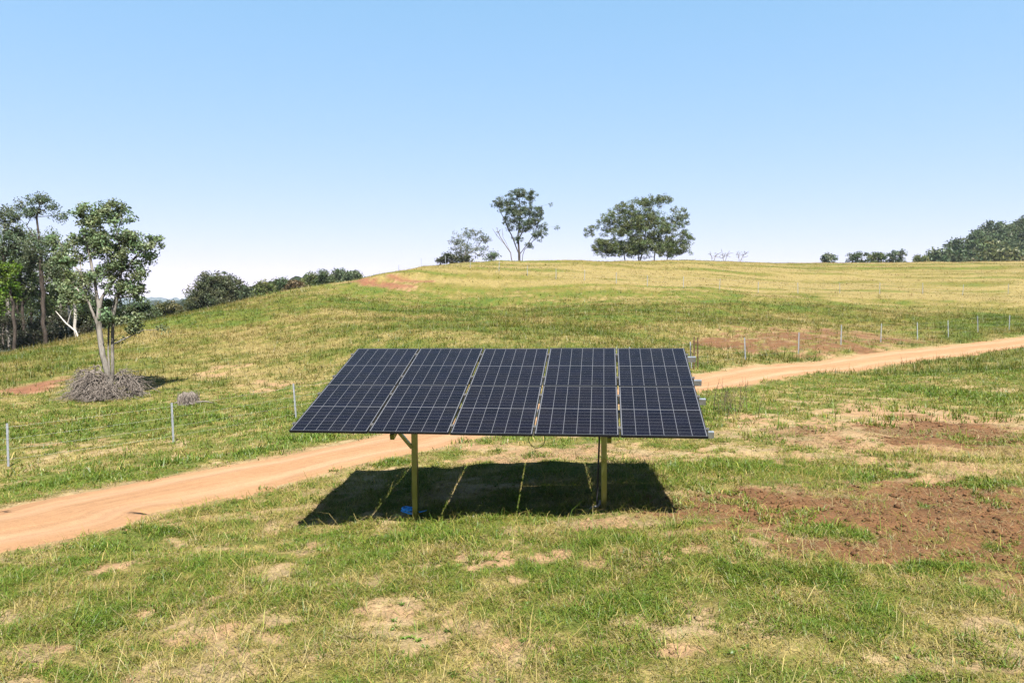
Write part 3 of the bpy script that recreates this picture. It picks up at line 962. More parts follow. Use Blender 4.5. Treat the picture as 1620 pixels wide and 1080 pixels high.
def grow(trunks, blobs, ncl, rc, nl, size, tint, seed, rbase=.2, bark='bark_dark', name='gum_tree', loc=(0, 0, 0), label=None, cat='tree', group=None, droop=.5,
         shell=.5, twig=.012, bare_frac=0., flat=.75, wob=.12):
    """trunks: polylines from the ground up (local metres); blobs: crown ellipsoids (cx, cy, cz, rx, ry, rz)"""
    rng = np.random.default_rng(seed)
    nodes = []; parent = []; fixed = []
    for tr in trunks:
        tr = [np.array(p, float) for p in tr]
        for k, p in enumerate(tr):
            if k == 0:
                if nodes and np.linalg.norm(p - nodes[0]) < .4:
                    last = 0; continue
                d = [np.linalg.norm(p - q) for q in nodes]
                if nodes and min(d) < 1.2: last = int(np.argmin(d)); continue
                nodes.append(p); parent.append(0 if nodes[:-1] else -1); last = len(nodes) - 1
                continue
            q = nodes[last]; L = np.linalg.norm(p - q); ns = max(1, int(L / .7))
            for j in range(1, ns + 1):
                w = q + (p - q) * j / ns + rng.normal(0, .03 * L / ns ** .5, 3) * (j < ns)
                nodes.append(w); parent.append(last); last = len(nodes) - 1
    W_ = np.array([b[3] * b[4] * b[5] for b in blobs]) ** .75; W_ /= W_.sum()
    cl = []
    for k in range(ncl):
        b = blobs[rng.choice(len(blobs), p=W_)]
        g = rng.normal(0, 1, 3); g /= np.linalg.norm(g)
        if g[2] < -.3 and rng.uniform() < .5: g[2] *= -1
        r = rng.uniform(0, 1) ** shell
        cl.append(np.array(b[:3]) + g * r * np.array(b[3:6]))
    root_axis = nodes[0]
    tops = np.array(nodes)
    order = np.argsort([np.min(np.linalg.norm(tops - c, axis=1)) for c in cl])
    tips = []
    for k in order:
        c = cl[k]; A = np.array(nodes)
        d = np.linalg.norm(A - c, axis=1) + 1.2 * np.maximum(A[:, 2] - c[2] + .15, 0) + .6 * np.maximum(1.2 - (A[:, 2] - root_axis[2]), 0)
        j = int(np.argmin(d)); q = A[j]; L = np.linalg.norm(c - q); last = j
        ns = max(1, min(6, int(L / .45)))
        bend = rng.normal(0, wob * L, 3)
        for s in range(1, ns + 1):
            t = s / ns
            w = q + (c - q) * t + bend * math.sin(math.pi * t) * .5 + np.array([0, 0, .12 * L * math.sin(math.pi * t)])
            nodes.append(w); parent.append(last); last = len(nodes) - 1
        tips.append(last)
    n = len(nodes); rad = np.zeros(n)
    acc = np.zeros(n)
    for t in tips: acc[t] += twig ** EXP
    for k in range(n - 1, -1, -1):
        if acc[k] == 0: acc[k] = twig ** EXP
        if parent[k] >= 0: acc[parent[k]] += acc[k]
    rad = acc ** (1 / EXP)
    rad *= 1.0
    sc_ = rbase / rad[0]
    rad = np.maximum(rad * sc_, twig * .8)
    root = empty(name, loc, 0, label, cat, group)
    mb = tubes_from_skeleton(nodes, parent, rad, 7)
    # root flare
    tr = mb.build('trunk', M[bark], root, True)
    leafy = [c for c in cl if rng.uniform() >= bare_frac]
    if leafy:
        obj('crown', leaf_mesh('crown', leafy, rc, nl, size, tint, rng, droop, flat), M['leaf'], root)
    return root


def px_tree(basepx, d, trunks, blobs, zr=None, depth=.8, **kw):
    """shape measured on the photo in pixels, built at its own distance d in metres. blobs: (px, py, rx, ry[, dy])"""
    bx, by = basepx; k = d / F
    B = at(bx, by, d); z = gz(B[0], B[1]); B[2] = z
    py0 = 540 - F * ((B - CAM) @ up) / ((B - CAM) @ fw)         # where the foot really shows

    def loc2(px, py, dy=0): return np.array([(px - bx) * k, dy, (py0 - py) * k])
    T = [[loc2(*p) for p in t] for t in trunks]
    for t in T:
        if abs(t[0][2]) < 1.2: t[0][2] = -.15
    Bl = []
    for b in blobs:
        c = loc2(b[0], b[1], b[4] if len(b) > 4 else 0)
        Bl.append((c[0], c[1], c[2], b[2] * k, b[2] * k * depth, b[3] * k))
    return grow(T, Bl, loc=B, **kw)


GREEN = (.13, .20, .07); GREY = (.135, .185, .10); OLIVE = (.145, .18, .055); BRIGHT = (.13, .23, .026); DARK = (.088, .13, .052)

# the big gum with the pale double trunk beside the brush heap
px_tree((172, 632), 31, [[(174, 630), (172, 590), (165, 560), (161, 520), (162, 490), (158, 455), (150, 400), (140, 360)], [(176, 630), (180, 590), (181, 545), (184, 500), (195, 460), (200, 420), (195, 370)],
                          [(162, 490), (168, 470), (190, 440), (230, 400)], [(195, 532), (205, 534), (218, 528), (232, 522), (250, 523)], [(161, 505), (146, 478), (128, 455)], [(175, 605), (174, 560), (176, 520), (188, 470), (215, 440)]],
        [(150, 350, 28, 24), (190, 348, 32, 24), (192, 330, 14, 12), (140, 335, 16, 12), (215, 385, 34, 28), (248, 390, 26, 14), (180, 395, 40, 24), (160, 380, 30, 26), (205, 425, 32, 22), (195, 460, 30, 22), (222, 455, 16, 14), (120, 385, 22, 22, .5), (110, 415, 26, 22, .4),
         (88, 390, 16, 20, .4), (175, 435, 30, 24), (130, 470, 18, 20, -.5), (186, 505, 18, 16, -.4), (205, 510, 14, 12), (150, 512, 20, 16, .8), (258, 515, 12, 8), (268, 520, 8, 6), (190, 545, 6, 9, .3), (165, 480, 22, 18, .6), (218, 480, 10, 10), (100, 455, 14, 14, .3), (212, 526, 14, 9), (132, 500, 14, 12, .3), (222, 500, 10, 8), (128, 448, 18, 16, .2), (138, 476, 14, 12), (228, 440, 16, 16), (238, 410, 16, 14), (224, 470, 14, 18), (216, 512, 14, 12)],
        ncl=440, rc=.255, nl=50, size=.13, tint=(.18, .25, .12), seed=3, rbase=.155, bark='bark_pale', twig=.012, droop=.3,
        label='leafy gum tree with a pale forked trunk rising from a heap of dead brush', cat='tree', shell=.6)

# brush heap of dead limbs
def brush(loc, limbs, seed, label):
    """fallen limbs, each drooping into a fan of fine grey twigs"""
    rng = np.random.default_rng(seed); mb = MB()
    for (x0, y0, z0, x1, y1, z1, arch, ntw, spread) in limbs:
        p0 = np.array([x0, y0, z0]); p2 = np.array([x1, y1, z1]); pm = (p0 + p2) / 2 + np.array([0, 0, arch])
        L = np.linalg.norm(p2 - p0)
        P = [p0 * (1 - t) ** 2 + 2 * pm * t * (1 - t) + p2 * t * t + rng.normal(0, .035, 3) for t in np.linspace(0, 1, 9)]
        mb.tube(P, list(np.linspace(.05, .014, 9)), 5, False)
        for k in range(int(ntw * .55)):
            t = rng.uniform(.08, 1); q = P[int(t * 8)]
            dirv = (p2 - p0) / L * rng.uniform(.1, .9) + rng.normal(0, spread, 3); dirv[2] = -abs(dirv[2]) * .5 + rng.normal(0, .35)
            ln = rng.uniform(.3, 1.35) * (1.15 - .4 * t)
            e = q + dirv / (np.linalg.norm(dirv) + .01) * ln; e[2] = max(min(e[2], q[2] + .25) - .3 * ln, .0)
            b = [q, (q * .6 + e * .4) + rng.normal(0, .07, 3) + np.array([0, 0, .1]), (q * .25 + e * .75) + rng.normal(0, .06, 3), e]
            r = rng.uniform(.005, .013)
            mb.tube(b, [r * 1.5, r * 1.2, r, r * .4], 4, False)
            for m in range(rng.integers(1, 5)):
                s0 = b[rng.integers(1, 3)]; e2_ = s0 + (e - q) * rng.uniform(.1, .45) + rng.normal(0, .2, 3); e2_[2] = max(e2_[2] - .12, 0)
                mb.tube([s0, (s0 + e2_) / 2 + rng.normal(0, .05, 3), e2_], [r * .8, r * .6, r * .3], 3, False)
    o = mb.build('brush_pile', M['dead_wood'], None, label=label, cat='dead brush'); o.location = loc
    return o


B = at(172, 632, 31); zb = gz(B[0], B[1])
LIMBS = [(-.1, .1, 1.0, -1.5, -.3, .9, 1.2, 70, .8), (-.2, 0, .9, -1.9, .3, .15, .9, 60, .8), (-.3, -.2, 1.1, -1.1, -.9, .2, .7, 70, .8), (-.9, .2, 1.7, -1.6, -.3, .1, .3, 60, .7), (-.8, 0, 1.5, -.5, -.9, .1, .3, 70, .8),
         (-1.0, .1, 1.2, -2.3, .1, .05, .4, 45, .7), (-.2, -.4, .9, .2, -1.1, .1, .3, 70, .8), (.2, .1, 1.0, 1.0, .2, 1.25, .6, 50, .7), (.5, .1, 1.25, 1.6, 0, .25, .6, 75, .7), (.4, .3, 1.2, 1.9, .4, .5, .7, 60, .6), (.2, -.2, .8, .9, -.8, .1, .4, 70, .8), (-.6, -.3, .6, -1.9, -.8, .05, .3, 50, .8), (-.6, .5, 1.2, -1.3, .9, .1, .5, 40, .8), (-.5, -.2, 1.3, -1.0, -.6, .3, .4, 60, .9), (.0, -.3, .5, -.4, -1.0, .05, .4, 60, .9)]
LIMBS += [(-1.2, .3, .2, -2.1, .1, .5, 2.6, 26, .5), (-.3, .2, .9, -1.2, .2, 1.2, 1.6, 30, .6), (.3, .2, .8, 2.3, -.3, .05, .5, 30, .6)]
LIMBS = [tuple(v * .72 for v in l[:7]) + l[7:] for l in LIMBS]
brush((B[0], B[1], zb), LIMBS, 5, 'tangled heap of grey dead branches piled round the foot of the forked gum')
ASTUMP.append((B[0] - .2, B[1], 1.0))

# stump
B = at(298, 640, 28); zb = gz(B[0], B[1])
mb = MB(); rng = np.random.default_rng(2); n = 40
prof = [(-.1, .46), (.1, .43), (.28, .42), (.44, .38), (.56, .27)]
rid = [rng.uniform(.86, 1.1) * (1 if k % 2 else .9) for k in range(n)]
for z, r in prof:
    for k in range(n):
        a = 2 * math.pi * k / n; rr = r * rid[k] * (1 + .1 * rng.normal() * .4)
        mb.V.append((math.cos(a) * rr, math.sin(a) * rr, z + (rng.uniform(-.05, .05) if z > .55 else 0)))
for j in range(len(prof) - 1):
    for k in range(n): mb.F.append((j * n + k, j * n + (k + 1) % n, (j + 1) * n + (k + 1) % n, (j + 1) * n + k))
mb.V.append((0, 0, .5)); ci = len(mb.V) - 1
for k in range(n): mb.F.append(((len(prof) - 1) * n + k, (len(prof) - 1) * n + (k + 1) % n, ci))
for k in range(150):
    a = rng.uniform(0, 6.28); q0 = np.array([math.cos(a) * rng.uniform(.25, .5), math.sin(a) * rng.uniform(.25, .5), rng.uniform(-.02, .3)])
    mb.tube([q0, q0 + np.array([math.cos(a) * .04, math.sin(a) * .04, .2]) + rng.normal(0, .03, 3), q0 + np.array([-math.cos(a) * .05, -math.sin(a) * .05, rng.uniform(.25, .42)]) + rng.normal(0, .05, 3)], [.012, .01, .004], 3, False)
for a, L in ((-.2, 1.1), (3.0, .5), (-1.0, .5)):
    mb.tube([(math.cos(a) * .3, math.sin(a) * .3, .12), (math.cos(a) * (.3 + L * .5), math.sin(a) * (.3 + L * .5), .1 + .06 * (a == -.2)), (math.cos(a + .2) * (.3 + L), math.sin(a + .2) * (.3 + L), .02)], [.05, .035, .015], 6, False)
o = mb.build('tree_stump', M['dead_wood'], None, label='weathered grey tree stump standing in the grass behind the fence', cat='stump'); o.location = (B[0], B[1], zb); o.scale = (.82, .82, .82)
ASTUMP.append((B[0], B[1], .42))

WOOD = 'trees of the wood on the left edge'
px_tree((71, 540), 58, [[(71, 540), (70, 480), (70, 420), (68, 370), (66, 345), (72, 325)], [(66, 380), (50, 358), (38, 345)]],
        [(72, 318, 20, 9), (38, 332, 13, 14), (58, 340, 16, 12), (92, 333, 9, 8), (100, 345, 14, 8), (70, 395, 26, 20), (50, 420, 16, 16), (88, 430, 16, 20)],
        ncl=150, rc=.5, nl=60, size=.16, tint=GREY, seed=21, rbase=.16, bark='bark_dark', label='tall slender gum with a straight dark trunk and sparse high crown on the left', group=WOOD)
px_tree((25, 552), 56, [[(25, 552), (23, 500), (20, 450), (14, 420)]], [(10, 430, 26, 16), (5, 465, 24, 16), (18, 452, 18, 14), (0, 490, 14, 12)], ncl=110, rc=.5, nl=50, size=.2, tint=BRIGHT, seed=22, rbase=.13,
        bark='bark_dark', label='bright green leafy tree with a reddish trunk at the left edge of the photo', group=WOOD)
px_tree((15, 548), 64, [[(15, 548), (14, 450), (14, 380), (16, 345)]], [(15, 340, 16, 14), (4, 355, 14, 16), (20, 365, 14, 14), (8, 400, 22, 20), (30, 395, 18, 14), (34, 350, 16, 13), (26, 378, 22, 16), (50, 400, 18, 16)], ncl=110, rc=.55, nl=44, size=.22, tint=GREY, seed=23, rbase=.14,
        bark='bark_pale', label='tall pale gum behind the bright green tree at the left edge', group=WOOD)
px_tree((40, 545), 66, [[(40, 545), (38, 470), (36, 400), (34, 375)]], [(36, 375, 14, 12), (45, 420, 26, 22), (35, 460, 24, 18), (55, 455, 18, 16)], ncl=120, rc=.55, nl=44, size=.22, tint=DARK, seed=24, rbase=.13,
        label='dark leaved tree standing just left of the tall slender gum', group=WOOD)
px_tree((120, 535), 60, [[(120, 535), (121, 500), (117, 470), (112, 440)]], [(108, 445, 20, 14), (122, 470, 12, 16), (100, 420, 20, 16)], ncl=70, rc=.5, nl=40, size=.2, tint=OLIVE, seed=25, rbase=.12,
        bark='bark_white', label='small white trunked gum at the right end of the wood', group=WOOD)
px_tree((112, 537), 63, [[(112, 537), (112, 505), (110, 480)]], [(108, 470, 14, 12), (96, 462, 16, 14)], ncl=40, rc=.5, nl=36, size=.2, tint=DARK, seed=26, rbase=.1,
        bark='bark_white', label='thin sapling with a bare pinkish stem next to the white trunked gum', group=WOOD)
px_tree((88, 540), 72, [[(88, 540), (90, 480), (92, 430)]], [(90, 440, 30, 26), (75, 470, 26, 22), (105, 480, 24, 18)], ncl=120, rc=.6, nl=44, size=.24, tint=OLIVE, seed=27, rbase=.12,
        label='olive leaved tree behind the gap between the tall slender gum and the white trunk', group=WOOD)
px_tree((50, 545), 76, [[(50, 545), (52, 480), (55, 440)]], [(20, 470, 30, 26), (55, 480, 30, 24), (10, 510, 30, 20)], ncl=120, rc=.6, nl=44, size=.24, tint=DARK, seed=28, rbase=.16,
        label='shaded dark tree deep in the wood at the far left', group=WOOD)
px_tree((-40, 560), 55, [[(-40, 560), (-42, 480), (-40, 400), (-30, 360)]], [(-40, 350, 30, 24), (-20, 390, 26, 24), (-50, 420, 40, 30), (-30, 470, 30, 24)], ncl=130, rc=.55, nl=44, size=.22, tint=GREEN, seed=29, rbase=.15,
        label='green gum whose branches reach in over the left border of the photo', group=WOOD)
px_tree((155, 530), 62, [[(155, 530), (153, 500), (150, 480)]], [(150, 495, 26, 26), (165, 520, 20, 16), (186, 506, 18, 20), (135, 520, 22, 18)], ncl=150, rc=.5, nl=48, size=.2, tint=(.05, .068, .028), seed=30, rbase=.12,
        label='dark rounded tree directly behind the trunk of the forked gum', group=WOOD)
px_tree((225, 512), 74, [[(225, 520), (226, 500), (224, 480)]], [(225, 488, 18, 16), (240, 500, 14, 10), (208, 495, 16, 14)], ncl=80, rc=.55, nl=48, size=.22, tint=DARK, seed=31, rbase=.14,
        label='low dark tree just right of the forked gum on the skyline', group='trees beyond the left crest')
extra = [(30, 548, 70, 'tall mixed green tree filling the wood left of the slender gum', [(28, 410, 28, 26), (20, 445, 30, 24), (48, 440, 24, 22), (30, 480, 34, 26), (5, 420, 20, 24)], GREEN),
         (98, 540, 68, 'bushy green tree between the slender gum and the forked gum', [(95, 382, 24, 18), (50, 378, 18, 18), (110, 430, 22, 20), (112, 400, 14, 16), (85, 420, 20, 18), (100, 465, 28, 24), (80, 490, 26, 24), (118, 490, 18, 22)], GREEN),
         (65, 548, 80, 'hazy green tree at the back of the wood seen between the trunks', [(60, 430, 40, 24), (40, 500, 46, 26), (80, 510, 40, 24), (110, 505, 34, 24), (0, 500, 34, 30)], OLIVE),
         (135, 535, 70, 'leafy tree close behind the forked gum on its left', [(130, 470, 22, 20), (140, 500, 22, 20), (122, 510, 22, 18), (145, 440, 14, 16)], DARK)]
for k, (px, py, d, lab, bl, t) in enumerate(extra):
    px_tree((px, py), d, [[(px, py), (px + 1, (py + bl[0][1]) / 2), (bl[0][0], bl[0][1])]], bl, ncl=170, rc=.55, nl=52, size=.19, tint=t, seed=131 + k, rbase=.13, bark='bark_pale' if k % 2 else 'bark_dark', label=lab, group=WOOD)
# understorey shrubs along the wood
ush = ['grey twiggy shrub under the bright green tree', 'dark shrub between the two leftmost trunks', 'shrub right of the tall dark trunk', 'low shrub below the white trunked gum', 'shrub at the foot of the shaded tree'] + ['dark undergrowth bush in the shade of the wood on the left'] * 7
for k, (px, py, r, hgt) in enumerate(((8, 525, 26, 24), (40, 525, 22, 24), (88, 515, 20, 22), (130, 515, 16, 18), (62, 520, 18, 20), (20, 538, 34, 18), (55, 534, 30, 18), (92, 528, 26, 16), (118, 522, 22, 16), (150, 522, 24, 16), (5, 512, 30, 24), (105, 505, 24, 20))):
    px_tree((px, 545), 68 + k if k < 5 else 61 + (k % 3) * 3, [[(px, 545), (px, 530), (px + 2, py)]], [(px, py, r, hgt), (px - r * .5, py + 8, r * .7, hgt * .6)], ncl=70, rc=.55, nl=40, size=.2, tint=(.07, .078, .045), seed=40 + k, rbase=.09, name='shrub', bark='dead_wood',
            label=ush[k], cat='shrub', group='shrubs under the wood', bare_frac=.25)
# fallen white limb
p1, p2 = at(88, 492, 59), at(120, 524, 58.6)
g2 = gz(p2[0], p2[1])
mb = MB().tube([p1, (p1 + p2) / 2 + np.array([0, 0, -.15]), p2, (p2[0] + .3, p2[1], g2 + .02)], [.03, .055, .07, .08], 6, False)
mb.tube([p1 * .4 + p2 * .6, p1 * .5 + p2 * .5 + np.array([.5, 0, .9])], [.04, .015], 5, False)
mb.build('fallen_branch', M['bark_white'], None, True, label='bare white dead branch leaning among the trunks at the edge of the wood', cat='branch')

LC = 'trees beyond the left crest'
px_tree((345, 505), 92, [[(345, 515), (345, 490), (340, 465), (335, 450)], [(345, 490), (360, 470), (370, 460)]],
        [(345, 450, 34, 20), (318, 468, 24, 20), (375, 465, 22, 22), (345, 475, 46, 22), (310, 490, 20, 14), (385, 485, 16, 14), (350, 495, 40, 10)], ncl=560, rc=.62, nl=60, size=.24, tint=(.10, .125, .06), seed=51, rbase=.3,
        label='broad round crowned tree standing alone beyond the left crest', group=LC)
px_tree((267, 506), 84, [[(267, 512), (267, 500), (265, 490)]], [(267, 490, 20, 13), (255, 498, 12, 10), (282, 500, 12, 9)], ncl=90, rc=.6, nl=50, size=.24, tint=(.11, .12, .045), seed=52, rbase=.16,
        label='small olive green rounded bush left of the broad tree', cat='bush', group=LC)
grp = [(420, 462, 20, 18, 112, OLIVE, 'small rounded tree just right of the broad round crowned tree'), (448, 455, 20, 18, 118, DARK, 'dark tree second in the row along the crest'),
       (470, 458, 18, 16, 116, (.135, .105, .05), 'brownish tree in the row below the earth bank'), (492, 450, 18, 18, 124, OLIVE, 'olive tree in the middle of the crest row'),
       (515, 445, 16, 18, 122, DARK, 'dark open tree near the fence posts on the crest'), (538, 440, 16, 14, 126, GREY, 'grey green tree left of the last crest tree'), (560, 438, 14, 10, 124, GREY, 'last small tree before the red earth bank'),
       (435, 475, 18, 12, 100, OLIVE, 'low bush on the slope under the crest row')]
for k, (px, py, rx, ry, d, t, lab) in enumerate(grp):
    px_tree((px, py + ry + 14), d, [[(px, py + ry + 14), (px + 1, py + ry * .6), (px - 1, py)]], [(px, py - ry * .3, rx * .8, ry * .7), (px - rx * .5, py + ry * .2, rx * .6, ry * .6), (px + rx * .5, py + ry * .3, rx * .6, ry * .6), (px, py + ry * .7, rx, ry * .45)],
            ncl=110, rc=.75, nl=44, size=.32, tint=t, seed=60 + k, rbase=.2, label=lab, group=LC, cat='bush' if k == 7 else 'tree')

# crest trees
CR = 'trees on the hill crest'
px_tree((822, 417), 110, [[(822, 418), (821, 395), (820, 370), (824, 340), (822, 315)], [(822, 400), (812, 378), (800, 350), (790, 330)], [(823, 405), (836, 385), (848, 365), (856, 345)], [(828, 412), (830, 395), (845, 380), (862, 368)], [(824, 380), (835, 350), (845, 325)]],
        [(822, 312, 20, 13), (800, 322, 18, 12), (788, 325, 12, 8), (840, 315, 12, 14), (815, 335, 26, 16), (840, 340, 22, 14), (858, 335, 9, 7), (825, 360, 20, 16), (808, 352, 14, 12), (860, 364, 13, 10), (848, 375, 12, 9), (872, 325, 3, 4), (882, 362, 2, 2), (838, 390, 8, 6), (845, 355, 18, 10), (820, 380, 10, 10)],
        ncl=440, rc=.44, nl=42, size=.21, tint=(.105, .15, .08), seed=71, rbase=.2, bark='bark_dark', label='tall vase shaped gum tree alone on the crest above the array', group=CR, shell=.6)
# bare limbs of that tree's left side are grown as a separate object rooted beside it
px_tree((810, 417), 109.5, [[(814, 418), (808, 400), (800, 388), (792, 375), (786, 360)], [(808, 400), (796, 375), (795, 362)], [(800, 388), (786, 372), (780, 362)]], [(790, 368, 8, 8)], ncl=14, rc=.4, nl=1, size=.1, tint=GREY, seed=72, rbase=.08, bark='dead_wood', bare_frac=1.0,
        name='dead_sapling', label='leafless grey sapling leaning left at the foot of the vase shaped gum', group=CR, twig=.03)
px_tree((1012, 412), 116, [[(1012, 412), (1008, 395), (1000, 370), (990, 345)], [(1012, 410), (1018, 390), (1022, 360), (1020, 330)], [(990, 412), (985, 395), (970, 370), (955, 355)], [(1035, 412), (1036, 390), (1050, 365), (1065, 345)], [(1055, 412), (1060, 395), (1078, 375)], [(1000, 412), (985, 385), (965, 375)]],
        [(1020, 322, 30, 12), (1045, 320, 22, 10), (985, 335, 26, 14), (1075, 345, 18, 18), (960, 350, 22, 14), (1015, 345, 40, 16), (940, 362, 15, 9), (1055, 365, 34, 22), (985, 370, 36, 18), (1025, 385, 40, 16), (950, 385, 18, 12), (1080, 385, 18, 18), (1000, 398, 20, 8), (1065, 400, 22, 10), (970, 397, 16, 10), (1090, 378, 9, 9), (935, 370, 10, 8), (1010, 394, 66, 15), (950, 398, 18, 9), (1075, 400, 22, 9), (1060, 390, 32, 18), (962, 390, 26, 14), (1012, 362, 50, 24)],
        ncl=1500, rc=.5, nl=42, size=.23, tint=(.125, .168, .06), seed=73, rbase=.26, bark='bark_pale', label='very broad dome of gum foliage on several stems at the hill crest', group=CR, shell=.6)
px_tree((735, 420), 109, [[(735, 422), (735, 405), (738, 390), (742, 378)], [(735, 408), (722, 395), (718, 385)], [(736, 405), (755, 392), (762, 382)]],
        [(742, 373, 26, 12), (720, 386, 18, 10), (766, 382, 14, 12), (782, 404, 12, 8), (740, 396, 36, 12)], ncl=130, rc=.55, nl=24, size=.24, tint=(.14, .18, .12), seed=74, rbase=.13, bark='bark_pale', label='thin see-through tree low on the crest left of the vase shaped gum', group=CR)
px_tree((715, 421), 107, [[(715, 424), (715, 412), (714, 405)]], [(716, 408, 20, 9), (700, 414, 12, 6), (735, 412, 14, 7)], ncl=90, rc=.5, nl=40, size=.26, tint=(.07, .085, .04), seed=75, rbase=.14, name='shrub', label='dense low shrub under the thin tree on the crest', cat='shrub', group='shrubs on the crest')
px_tree((778, 418), 108, [[(778, 420), (778, 410), (780, 405)]], [(780, 406, 12, 7), (770, 410, 8, 5)], ncl=26, rc=.5, nl=20, size=.26, tint=GREY, seed=76, rbase=.08, name='shrub', label='wispy shrub between the thin tree and the vase shaped gum', cat='shrub', group='shrubs on the crest')
for k, (px, lab) in enumerate(((1127, 'left one of the leafless grey bushes on the crest'), (1145, 'tallest leafless grey bush on the crest'), (1170, 'rightmost leafless grey bush on the crest'))):
    h = (13, 18, 14)[k]
    px_tree((px, 412), 128, [[(px, 416), (px - 1, 408), (px - 4, 412 - h)], [(px, 413), (px + 5, 405), (px + 9, 415 - h)]], [(px, 405, 9, 7), (px + 8, 402, 8, 6)], ncl=26, rc=.5, nl=3, size=.2, tint=GREY, seed=80 + k, rbase=.07, bark='dead_wood', bare_frac=.8,
            name='bare_bush', label=lab, cat='bush', group='bare bushes on the crest', twig=.04)

# trees beyond the right end of the crest, and the wooded hill
RT = 'trees beyond the right crest'
rts = [(1311, 408, 11, 6, 190, GREY, 'lone tiny treetop showing over the crest between the bare bushes and the treetops'), (1357, 405, 18, 6, 200, DARK, 'first flat treetop in the row over the right crest'), (1384, 406, 12, 7, 205, OLIVE, 'rounded second treetop over the right crest'),
       (1400, 407, 14, 6, 208, DARK, 'dark third treetop over the right crest'), (1421, 403, 15, 7, 205, GREY, 'highest open treetop in the row over the right crest'), (1458, 409, 13, 6, 215, OLIVE, 'single treetop at the foot of the wooded hill')]
for k, (px, py, rx, ry, d, t, lab) in enumerate(rts):
    bz_ = 420 + 20
    B = at(px, py, d); zt = B[2]; zg = gz(B[0], B[1]); k_ = d / F
    hh = zt - zg
    grow([[(0, 0, -.2), (.2, 0, hh * .5), (0, 0, hh * .9)]], [(0, 0, hh, rx * k_, rx * k_, ry * k_), (-rx * k_ * .5, 0, hh - 1, rx * k_ * .5, rx * k_ * .5, ry * k_ * .9), (rx * k_ * .5, 0, hh - 1.6, rx * k_ * .6, rx * k_ * .6, ry * k_ * .8), (0, 0, hh - 2.5, rx * k_ * .9, rx * k_ * .8, ry * k_)],
         70, .8, 26, .5, t, 90 + k, rbase=.3, loc=(B[0], B[1], zg), label=lab, group=RT)

# prototypes for the hill wood, then copies
def proto(seed, t, bark, spread, h):
    return grow([[(0, 0, -.4), (.1, 0, h * .45), (.3, .1, h * .8)], [(0, 0, h * .3), (-spread * .4, .2, h * .7)], [(0, 0, h * .35), (spread * .45, -.2, h * .72)]],
                [(0, 0, h * .82, spread * .6, spread * .6, h * .17), (-spread * .5, 0, h * .68, spread * .5, spread * .6, h * .17), (spread * .5, .2, h * .7, spread * .5, spread * .55, h * .18), (0, 0, h * .55, spread * .9, spread * .8, h * .2), (0, 0, h * .35, spread * .7, spread * .7, h * .16)],
                170, 1.05, 44, .52, t, seed, rbase=.32, bark=bark)


PROT = [proto(201, (.085, .125, .05), 'bark_pale', 5.2, 12), proto(202, (.13, .15, .05), 'bark_pale', 4.8, 10.5), proto(203, (.075, .11, .048), 'bark_dark', 5.5, 13), proto(204, (.13, .115, .055), 'bark_dark', 4.2, 9.5)]
used = [False] * 4
HW = 'trees covering the hill on the right'
hp = [(1500, 402, 232, 3), (1520, 396, 236, 3), (1545, 396, 238, 0), (1578, 394, 232, 1), (1610, 388, 236, 0), (1560, 380, 262, 2), (1585, 376, 264, 0), (1612, 372, 262, 2), (1540, 384, 270, 1), (1603, 355, 292, 2), (1625, 350, 290, 0), (1585, 366, 286, 2), (1482, 408, 240, 0),
      (1640, 385, 235, 1), (1645, 366, 260, 2), (1660, 345, 292, 2), (1675, 375, 245, 0), (1690, 355, 275, 2), (1530, 402, 230, 2), (1595, 402, 226, 1), (1560, 402, 228, 2), (1627, 402, 226, 3), (1575, 356, 300, 0)]
hp += [(1490, 408, 225, 2), (1512, 407, 226, 0), (1540, 408, 228, 3), (1570, 408, 230, 2), (1600, 408, 230, 0), (1620, 396, 245, 2), (1575, 388, 248, 2), (1630, 372, 272, 1), (1620, 362, 285, 0), (1640, 355, 288, 2), (1590, 360, 300, 2), (1550, 374, 290, 0), (1655, 400, 236, 0), (1670, 360, 262, 1), (1525, 390, 262, 2), (1568, 366, 300, 2), (1640, 340, 310, 2), (1615, 350, 312, 0)]
hp += [(1548, 392, 246, 0), (1536, 396, 242, 2), (1556, 390, 255, 1), (1572, 384, 256, 0), (1516, 400, 238, 1), (1528, 392, 250, 0), (1592, 378, 258, 2), (1604, 370, 270, 0)]
hl = ['small dark tree at the lower left end of the wooded hill', 'reddish olive tree low on the left end of the hill', 'greyish tree standing behind the reddish ones on the hill', 'yellow green tree with pale stems at the front of the wooded hill', 'grey tree at the right border low on the hill']
sel = {12: hl[0], 0: hl[1], 2: hl[2], 3: hl[3], 4: hl[4]}
rng = np.random.default_rng(8)
for k, (px, py, d, pi) in enumerate(hp):
    P = PROT[pi]
    if used[pi]:
        o = P.copy(); col.objects.link(o)
        for ch in P.children:
            c = ch.copy(); col.objects.link(c); c.parent = o
    else:
        o = P; used[pi] = True
    B = at(px, py, d); zg = gz(B[0], B[1]); hh = (12, 10.5, 13, 9.5)[pi]
    s = np.clip((B[2] - zg + 1.0) * rng.uniform(.86, 1.14) / hh, .6, 2.2)
    o.location = (B[0], B[1], zg); o.rotation_euler = (0, 0, rng.uniform(0, 6.28)); o.scale = (s * rng.uniform(.9, 1.1),) * 2 + (s,)
    tag(o, sel.get(k, 'one of the dense dark gum trees massed on the hill at the right border'), 'tree', HW)

